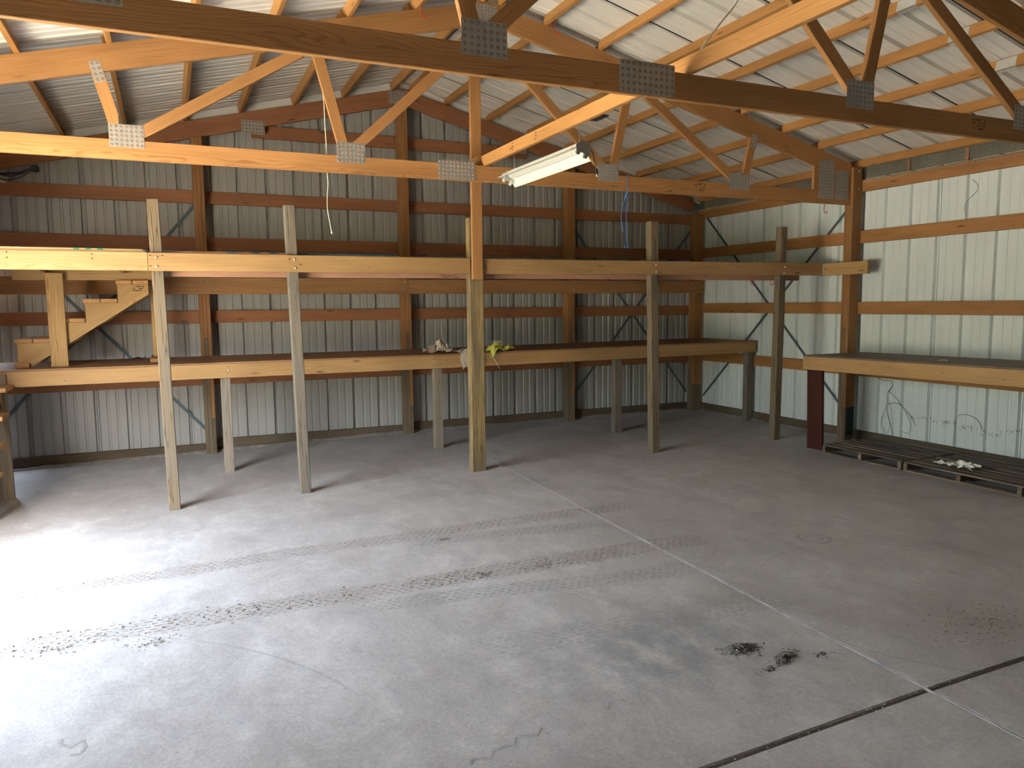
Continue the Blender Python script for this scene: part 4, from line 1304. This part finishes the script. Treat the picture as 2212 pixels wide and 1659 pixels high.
tube('white_cable', [(-1.80, 9.2, 2.93), (-1.60, 9.18, 2.93), (-1.50, 9.175, 2.890), (-1.44, 9.175, 2.87)], 0.005, CREAM, cb)

# ------------------------------------------------------------------ things lying on the loft
sk = empty('marker_stake', (-0.64, 6.73, 2.05), 'pale wooden stake with three bands of green tape lying on the loft edge', 'stake')
stk = box('stake', -1.130, -0.165, 6.700, 6.722, 2.0495, 2.064, W_STAKE, sk, 0.002)
for x in (-0.645, -0.565, -0.485):
    box('tape_band', x, x + 0.038, 6.698, 6.724, 2.0493, 2.0655, GREENT, stk, 0.001)
bb = empty('painted_board', (1.1, 6.79, 2.05), 'long flaking blue-painted board lying on the loft edge between posts', 'board')
box('bare_end', 0.03, 0.46, 6.782, 6.850, 2.0495, 2.060, W_PINK, bb, 0.002)
for xa, xb, mt in ((0.461, 0.535, BLUEP), (0.536, 0.66, W_PINK), (0.661, 0.72, BLUEP), (0.721, 0.80, W_PINK), (0.801, 0.865, BLUEP), (0.866, 0.955, W_PINK), (0.956, 1.885, BLUEP)):
    box('painted_length', xa, xb, 6.782, 6.850, 2.0495, 2.0605, mt, bb, 0.001)

# ------------------------------------------------------------------ crumpled bags, plastic
def crumple(name, cx, cy, zfun, nx, ny, sx, sy, amp, seed, mat, rot=0.0, edge=0.0, parent=None):
    vs, fs = [], []
    for j in range(ny + 1):
        for i in range(nx + 1):
            u, v = i / nx - 0.5, j / ny - 0.5
            k = 1 + edge * mnoise.noise((u * 5 + seed, v * 5, seed))
            x, y = u * sx * k, v * sy * k
            x, y = x * math.cos(rot) - y * math.sin(rot), x * math.sin(rot) + y * math.cos(rot)
            nz = abs(mnoise.noise((u * 3.1 + seed * 3, v * 3.1, 0.5))) * 1.4 + 0.5 * abs(mnoise.noise((u * 8 + seed, v * 8, 2.5)))
            f = 1 - 0.55 * max(abs(u), abs(v)) * 2
            x += 0.02 * mnoise.noise((u * 6, v * 6, seed + 9))
            vs.append((cx + x, cy + y, zfun(u, v, cx + x, cy + y) + amp * nz * max(f, 0.08)))
    for j in range(ny):
        for i in range(nx):
            a = j * (nx + 1) + i
            fs.append((a, a + 1, a + nx + 2, a + nx + 1))
    o = raw(name, vs, fs, mat, parent, False)
    md = o.modifiers.new('thickness', 'SOLIDIFY')
    md.thickness = 0.0025
    return o
ZT = 1.0635
pb = crumple('paper_sack', 2.80, 8.14, lambda u, v, x, y: ZT + 0.004 + bz(x) + 0.085 * max(0, 1 - abs(u + 0.12) * 3.0) * max(0, 1 - abs(v) * 2.2), 14, 10, 0.33, 0.22, 0.13, 3.1, PAPER, 0.15, 0.5)
tag(pb, 'crumpled tan paper sack lying on the bench behind the thick yellow post', 'sack', 'empty sacks on the bench')
def drape(u, v, x, y):
    z = ZT + 0.004 + bz(x) + 0.10 * max(0, 0.5 - abs(v - 0.15)) * (0.6 + u)
    return z if y > 7.912 else z - (7.912 - y) * 2.9
pb2 = crumple('paper_sack', 3.050, 7.945, drape, 10, 14, 0.25, 0.17, 0.045, 5.7, PAPER2, 0.1, 0.2)
tag(pb2, 'ribbed tan paper sack hanging over the bench edge by the thick yellow post', 'sack', 'empty sacks on the bench')
def drape2(u, v, x, y):
    z = ZT + 0.004 + bz(x) + 0.03 * abs(math.sin((u + 0.5) * 5))
    return z if y > 7.912 or x > 3.42 else z - (7.912 - y) * 2.2 * min(1, (3.42 - x) * 9)
yb_ = empty('plastic_sack', (3.40, 8.0, ZT), 'yellow-green plastic sack with a white tag crumpled over the bench edge', 'sack', 'empty sacks on the bench')
crumple('sack_sheet', 3.43, 7.965, drape2, 16, 9, 0.29, 0.13, 0.10, 8.3, YBAG, 0.18, 0.3, yb_)
crumple('paper_tag', 3.475, 8.11, lambda u, v, x, y: ZT + 0.045 + bz(x) + (v + 0.5) * 0.07, 4, 4, 0.11, 0.07, 0.008, 2.0, LABELW, 0.1, 0.0, yb_)
tube('pull_thread', [(3.33, 7.900, 1.00), (3.36, 7.893, 0.95), (3.38, 7.893, 0.91), (3.40, 7.893, 0.875)], 0.0025, CREAM, yb_)
pl = crumple('plastic_scrap', 6.47, 4.52, lambda u, v, x, y: 0.0945, 9, 14, 0.13, 0.36, 0.085, 4.4, PLAST, 0.12, 0.5)
tag(pl, 'crumpled cloudy plastic scrap lying on the nearer pallet', 'plastic scrap')

# ------------------------------------------------------------------ dead vines on the side wall
vn = empty('dead_vine', (7.21, 5.7, 0.1), 'tangled dead vine clinging to the white wall under the workbench', 'vine')
def wallpts(l):
    return [(7.222, y, z) for y, z in l]
for l, r in (([(6.02, 0.745), (5.95, 0.715), (5.88, 0.735), (5.82, 0.71), (5.83, 0.66), (5.88, 0.61), (5.885, 0.50), (5.89, 0.385), (5.85, 0.28), (5.805, 0.20), (5.80, 0.12)], 0.004),
             ([(5.88, 0.61), (5.80, 0.56), (5.73, 0.50), (5.66, 0.42), (5.60, 0.33), (5.575, 0.27), (5.58, 0.19), (5.64, 0.165), (5.68, 0.19)], 0.003),
             ([(5.89, 0.45), (5.84, 0.485), (5.77, 0.49), (5.70, 0.47), (5.62, 0.40), (5.56, 0.33), (5.52, 0.27)], 0.003),
             ([(5.89, 0.43), (5.93, 0.36), (5.96, 0.28), (5.93, 0.20), (5.88, 0.14)], 0.0025), ([(5.88, 0.36), (5.84, 0.28), (5.84, 0.20), (5.87, 0.13)], 0.0025),
             ([(5.87, 0.52), (5.83, 0.42), (5.82, 0.30), (5.79, 0.22)], 0.002), ([(5.92, 0.33), (5.97, 0.24), (5.94, 0.17), (5.90, 0.12)], 0.002)):
    tube('stem', wallpts(l), r * 0.62, VINE, vn)
vn2 = tube('dead_vine', wallpts([(5.085, 0.14), (5.075, 0.28), (5.073, 0.41), (5.04, 0.455), (4.981, 0.465), (4.90, 0.455), (4.84, 0.42), (4.807, 0.375), (4.80, 0.33)]), 0.0022, VINE)
tag(vn2, 'arched dead vine stem on the white wall above the nearer pallet', 'vine')
vn3 = tube('dead_vine', wallpts([(5.03, 2.775), (4.985, 2.74), (4.96, 2.68), (5.02, 2.62), (5.08, 2.573), (5.10, 2.52), (5.085, 2.47), (5.08, 2.43)]), 0.0018, VINE)
tag(vn3, 'thin dead vine loop high on the white wall under the eave', 'vine')

# ------------------------------------------------------------------ loose dirt, mulch, leaf litter
def scatter(name, pts, mat, label, cat, seed=0):
    rnd = random.Random(seed)
    V, F_ = [], []
    for (x, y, s, z) in pts:
        k = len(V)
        a = rnd.uniform(0, 6.28)
        ex, ey, ez = s * rnd.uniform(0.6, 1.5), s * rnd.uniform(0.4, 1.0), s * rnd.uniform(0.4, 0.9)
        zb = zfl(x) + z
        ca, sa = math.cos(a), math.sin(a)
        for (px, py, pz) in ((1, 0, 0.35), (0.2, 1, 0.2), (-0.9, 0.3, 0.4), (-0.3, -0.9, 0.2), (0.1, 0.1, 1.0), (0.0, 0.0, -0.15)):
            px, py = px * ex * rnd.uniform(0.7, 1.2), py * ey * rnd.uniform(0.7, 1.2)
            V.append((x + px * ca - py * sa, y + px * sa + py * ca, zb + pz * ez))
        for f in ((0, 1, 4), (1, 2, 4), (2, 3, 4), (3, 0, 4), (1, 0, 5), (2, 1, 5), (3, 2, 5), (0, 3, 5)):
            F_.append(tuple(k + q for q in f))
    o = raw(name, V, F_, mat)
    return tag(o, label, cat, None, 'stuff')
rn = random.Random(5)
pts = []
for i in range(3600):
    x = rn.uniform(-1.7, 2.75)
    yy = 4.24 - 0.065 * x + rn.gauss(0, 0.062)
    dens = 0.55 + 0.45 * mnoise.noise((x * 2.3, 0, 3))
    if rn.random() < dens * (1.0 if x < 0.9 or 1.2 < x < 2.3 else 0.35):
        pts.append((x, yy, rn.choice((0.0015, 0.002, 0.002, 0.003, 0.003, 0.004, 0.005, 0.008)), 0))
for cx, cy, n, sp in ((-0.17, 4.03, 70, 0.045), (-0.60, 4.16, 40, 0.05), (1.66, 4.11, 45, 0.03), (2.02, 4.08, 40, 0.035), (1.25, 4.16, 20, 0.04)):
    for i in range(n):
        pts.append((cx + rn.gauss(0, sp * 1.3), cy + rn.gauss(0, sp * 0.7), rn.uniform(0.002, 0.009), rn.uniform(0, 0.006)))
scatter('dirt_clods', pts, DIRT, 'brown dirt clods shed along the nearer tyre track', 'dirt', 1)
pts = []
for i in range(1100):
    x = rn.uniform(-1.7, 2.6)
    pts.append((x, 5.10 - 0.03 * x + rn.gauss(0, 0.06), rn.choice((0.0012, 0.0015, 0.002, 0.003, 0.005)), 0))
for i in range(30):
    pts.append((1.66 + rn.gauss(0, 0.03), 4.87 + rn.gauss(0, 0.015), rn.uniform(0.004, 0.010), 0))
scatter('dirt_clods', pts, DIRT, 'sparse brown dirt crumbs along the farther tyre track', 'dirt', 2)
def chips(o, every):
    o.data.materials.append(CHIP)
    for i, p in enumerate(o.data.polygons):
        p.material_index = 1 if (i // 8) % every == 0 else 0
CHIP = plain('weathered_wood_chip', (0.30, 0.265, 0.22), 0.95, 0.0, 0.3, 40, 0.1)
def heap(cx, cy, n, sx, sy, h, rot):
    out = []
    for i in range(n):
        a, r = rn.uniform(0, 6.28), abs(rn.gauss(0, 0.5))
        u, v = r * math.cos(a) * sx, r * math.sin(a) * sy
        out.append((cx + u * math.cos(rot) - v * math.sin(rot), cy + u * math.sin(rot) + v * math.cos(rot), rn.uniform(0.002, 0.008), max(0, h * (1 - r * 0.9)) * rn.random()))
    return out
m1_ = scatter('mulch_pile', heap(2.345, 2.640, 700, 0.105, 0.055, 0.030, -0.2), MULCH, 'small dark heap of mulch on the concrete, nearer the tyre marks', 'mulch', 3)
m2_ = scatter('mulch_pile', heap(2.46, 2.485, 520, 0.125, 0.045, 0.016, 0.35) + heap(2.33, 2.44, 60, 0.10, 0.03, 0.004, 0.1) + heap(2.64, 2.43, 40, 0.10, 0.05, 0.0, 0), MULCH, 'scattered second heap of mulch beside the long floor joint', 'mulch', 4)
chips(m1_, 3)
chips(m2_, 3)
pts = [(3.60 + rn.gauss(0, 0.16), 2.33 + rn.gauss(0, 0.09), rn.choice((0.0015, 0.002, 0.003, 0.004, 0.006)), 0) for i in range(420)]
scatter('leaf_litter', pts, LEAFD, 'brown leaf crumbs on the concrete near the crossing of the joints', 'leaf litter', 5)
pts = []
for i in range(520):
    x, y = rn.uniform(-0.9, 6.2), rn.uniform(1.5, 7.5)
    pts.append((x, y, rn.choice((0.0015, 0.002, 0.003, 0.004)), 0))
for i in range(150):
    x = rn.uniform(1.4, 3.6)
    pts.append((x, jy(x) + rn.gauss(0, 0.02), rn.choice((0.002, 0.003, 0.005)), 0))
g_ = scatter('grit', pts, DIRT, 'dark and pale grit specks strewn over the concrete floor', 'grit', 6)
g_.data.materials.append(PEBB)
for i, p in enumerate(g_.data.polygons):
    p.material_index = 1 if (i // 8) % 3 == 0 else 0

# dried mud lines left by tyre lugs
def mud_print(pts, w, label):
    vs, fs = [], []
    for i, (x, y) in enumerate(pts):
        a = pts[max(0, i - 1)]
        b_ = pts[min(len(pts) - 1, i + 1)]
        d = Vector((b_[0] - a[0], b_[1] - a[1], 0)).normalized()
        n = Vector((-d.y, d.x, 0)) * w
        z = zfl(x)
        vs += [(x + n.x, y + n.y, z + 0.0005), (x, y, z + 0.0012), (x - n.x, y - n.y, z + 0.0005)]
    for i in range(len(pts) - 1):
        k = 3 * i
        fs += [(k, k + 1, k + 4, k + 3), (k + 1, k + 2, k + 5, k + 4)]
    tag(raw('mud_print', vs, fs, MUDP), label, 'mud print', 'zigzag mud prints')
MUDP = plain('grey_dried_mud', (0.355, 0.335, 0.31), 0.95, 0.0, 0.35, 30, 0.1)
mud_print([(0.896, 2.392), (0.917, 2.418), (0.975, 2.395), (1.007, 2.436), (1.088, 2.434), (1.117, 2.472), (1.194, 2.447), (1.226, 2.486)], 0.011, 'long zigzag mud print at the bottom middle of the floor')
mud_print([(-0.468, 3.254), (-0.466, 3.212), (-0.429, 3.180), (-0.388, 3.207), (-0.377, 3.154), (-0.389, 3.114), (-0.426, 3.120)], 0.010, 'short zigzag mud print in the bright floor corner')
mud_print([(1.525, 2.481), (1.561, 2.526), (1.595, 2.524), (1.628, 2.499)], 0.009, 'small hooked mud print before the mulch heaps')
tw = tube('twine_scrap', [(6.50, 4.765, 1.045), (6.54, 4.80, 1.047), (6.60, 4.815, 1.046), (6.63, 4.79, 1.047), (6.60, 4.74, 1.046), (6.56, 4.73, 1.046)], 0.0035, CREAM)
tag(tw, 'curled scrap of pale twine on the dark workbench top', 'twine')
wt = tube('wire_tangle', [(-0.40, 8.91, 1.068), (-0.37, 8.99, 1.072), (-0.33, 9.03, 1.082), (-0.30, 8.98, 1.070), (-0.34, 8.92, 1.075), (-0.38, 8.96, 1.080), (-0.33, 9.00, 1.068), (-0.27, 8.97, 1.070), (-0.26, 9.02, 1.085)], 0.004, BLACKP)
tag(wt, 'black wire tangle on the bench beside the upper stair', 'wire')

# ------------------------------------------------------------------ outdoors, seen only as light through the doorway
raw('exterior_ground', [(-90, -80, -0.14), (XL - 0.1, -80, -0.14), (XL - 0.1, 90, -0.14), (-90, 90, -0.14)], [(0, 1, 2, 3)], GROUND)
tag(bpy.data.objects['exterior_ground'], 'sunlit gravel and grass outside the doorway', None, None, 'structure')
vs, fs = [], []
n = 60
for i in range(n + 1):
    y = -70 + 150 * i / n
    h = 3.6 + 1.2 * mnoise.noise((y * 0.15, 0, 0)) + 0.6 * mnoise.noise((y * 0.6, 3, 0))
    for dx, z in ((0, -0.2), (-0.6, h * 0.5), (-2, h), (-6, h * 0.8), (-6, -0.2)):
        vs.append((-42 + dx, y, z))
for i in range(n):
    for k in range(4):
        a = i * 5 + k
        fs.append((a, a + 5, a + 6, a + 1))
o = raw('treeline', vs, fs, TREES)
tag(o, 'distant row of trees beyond the yard', 'trees', None, 'stuff')
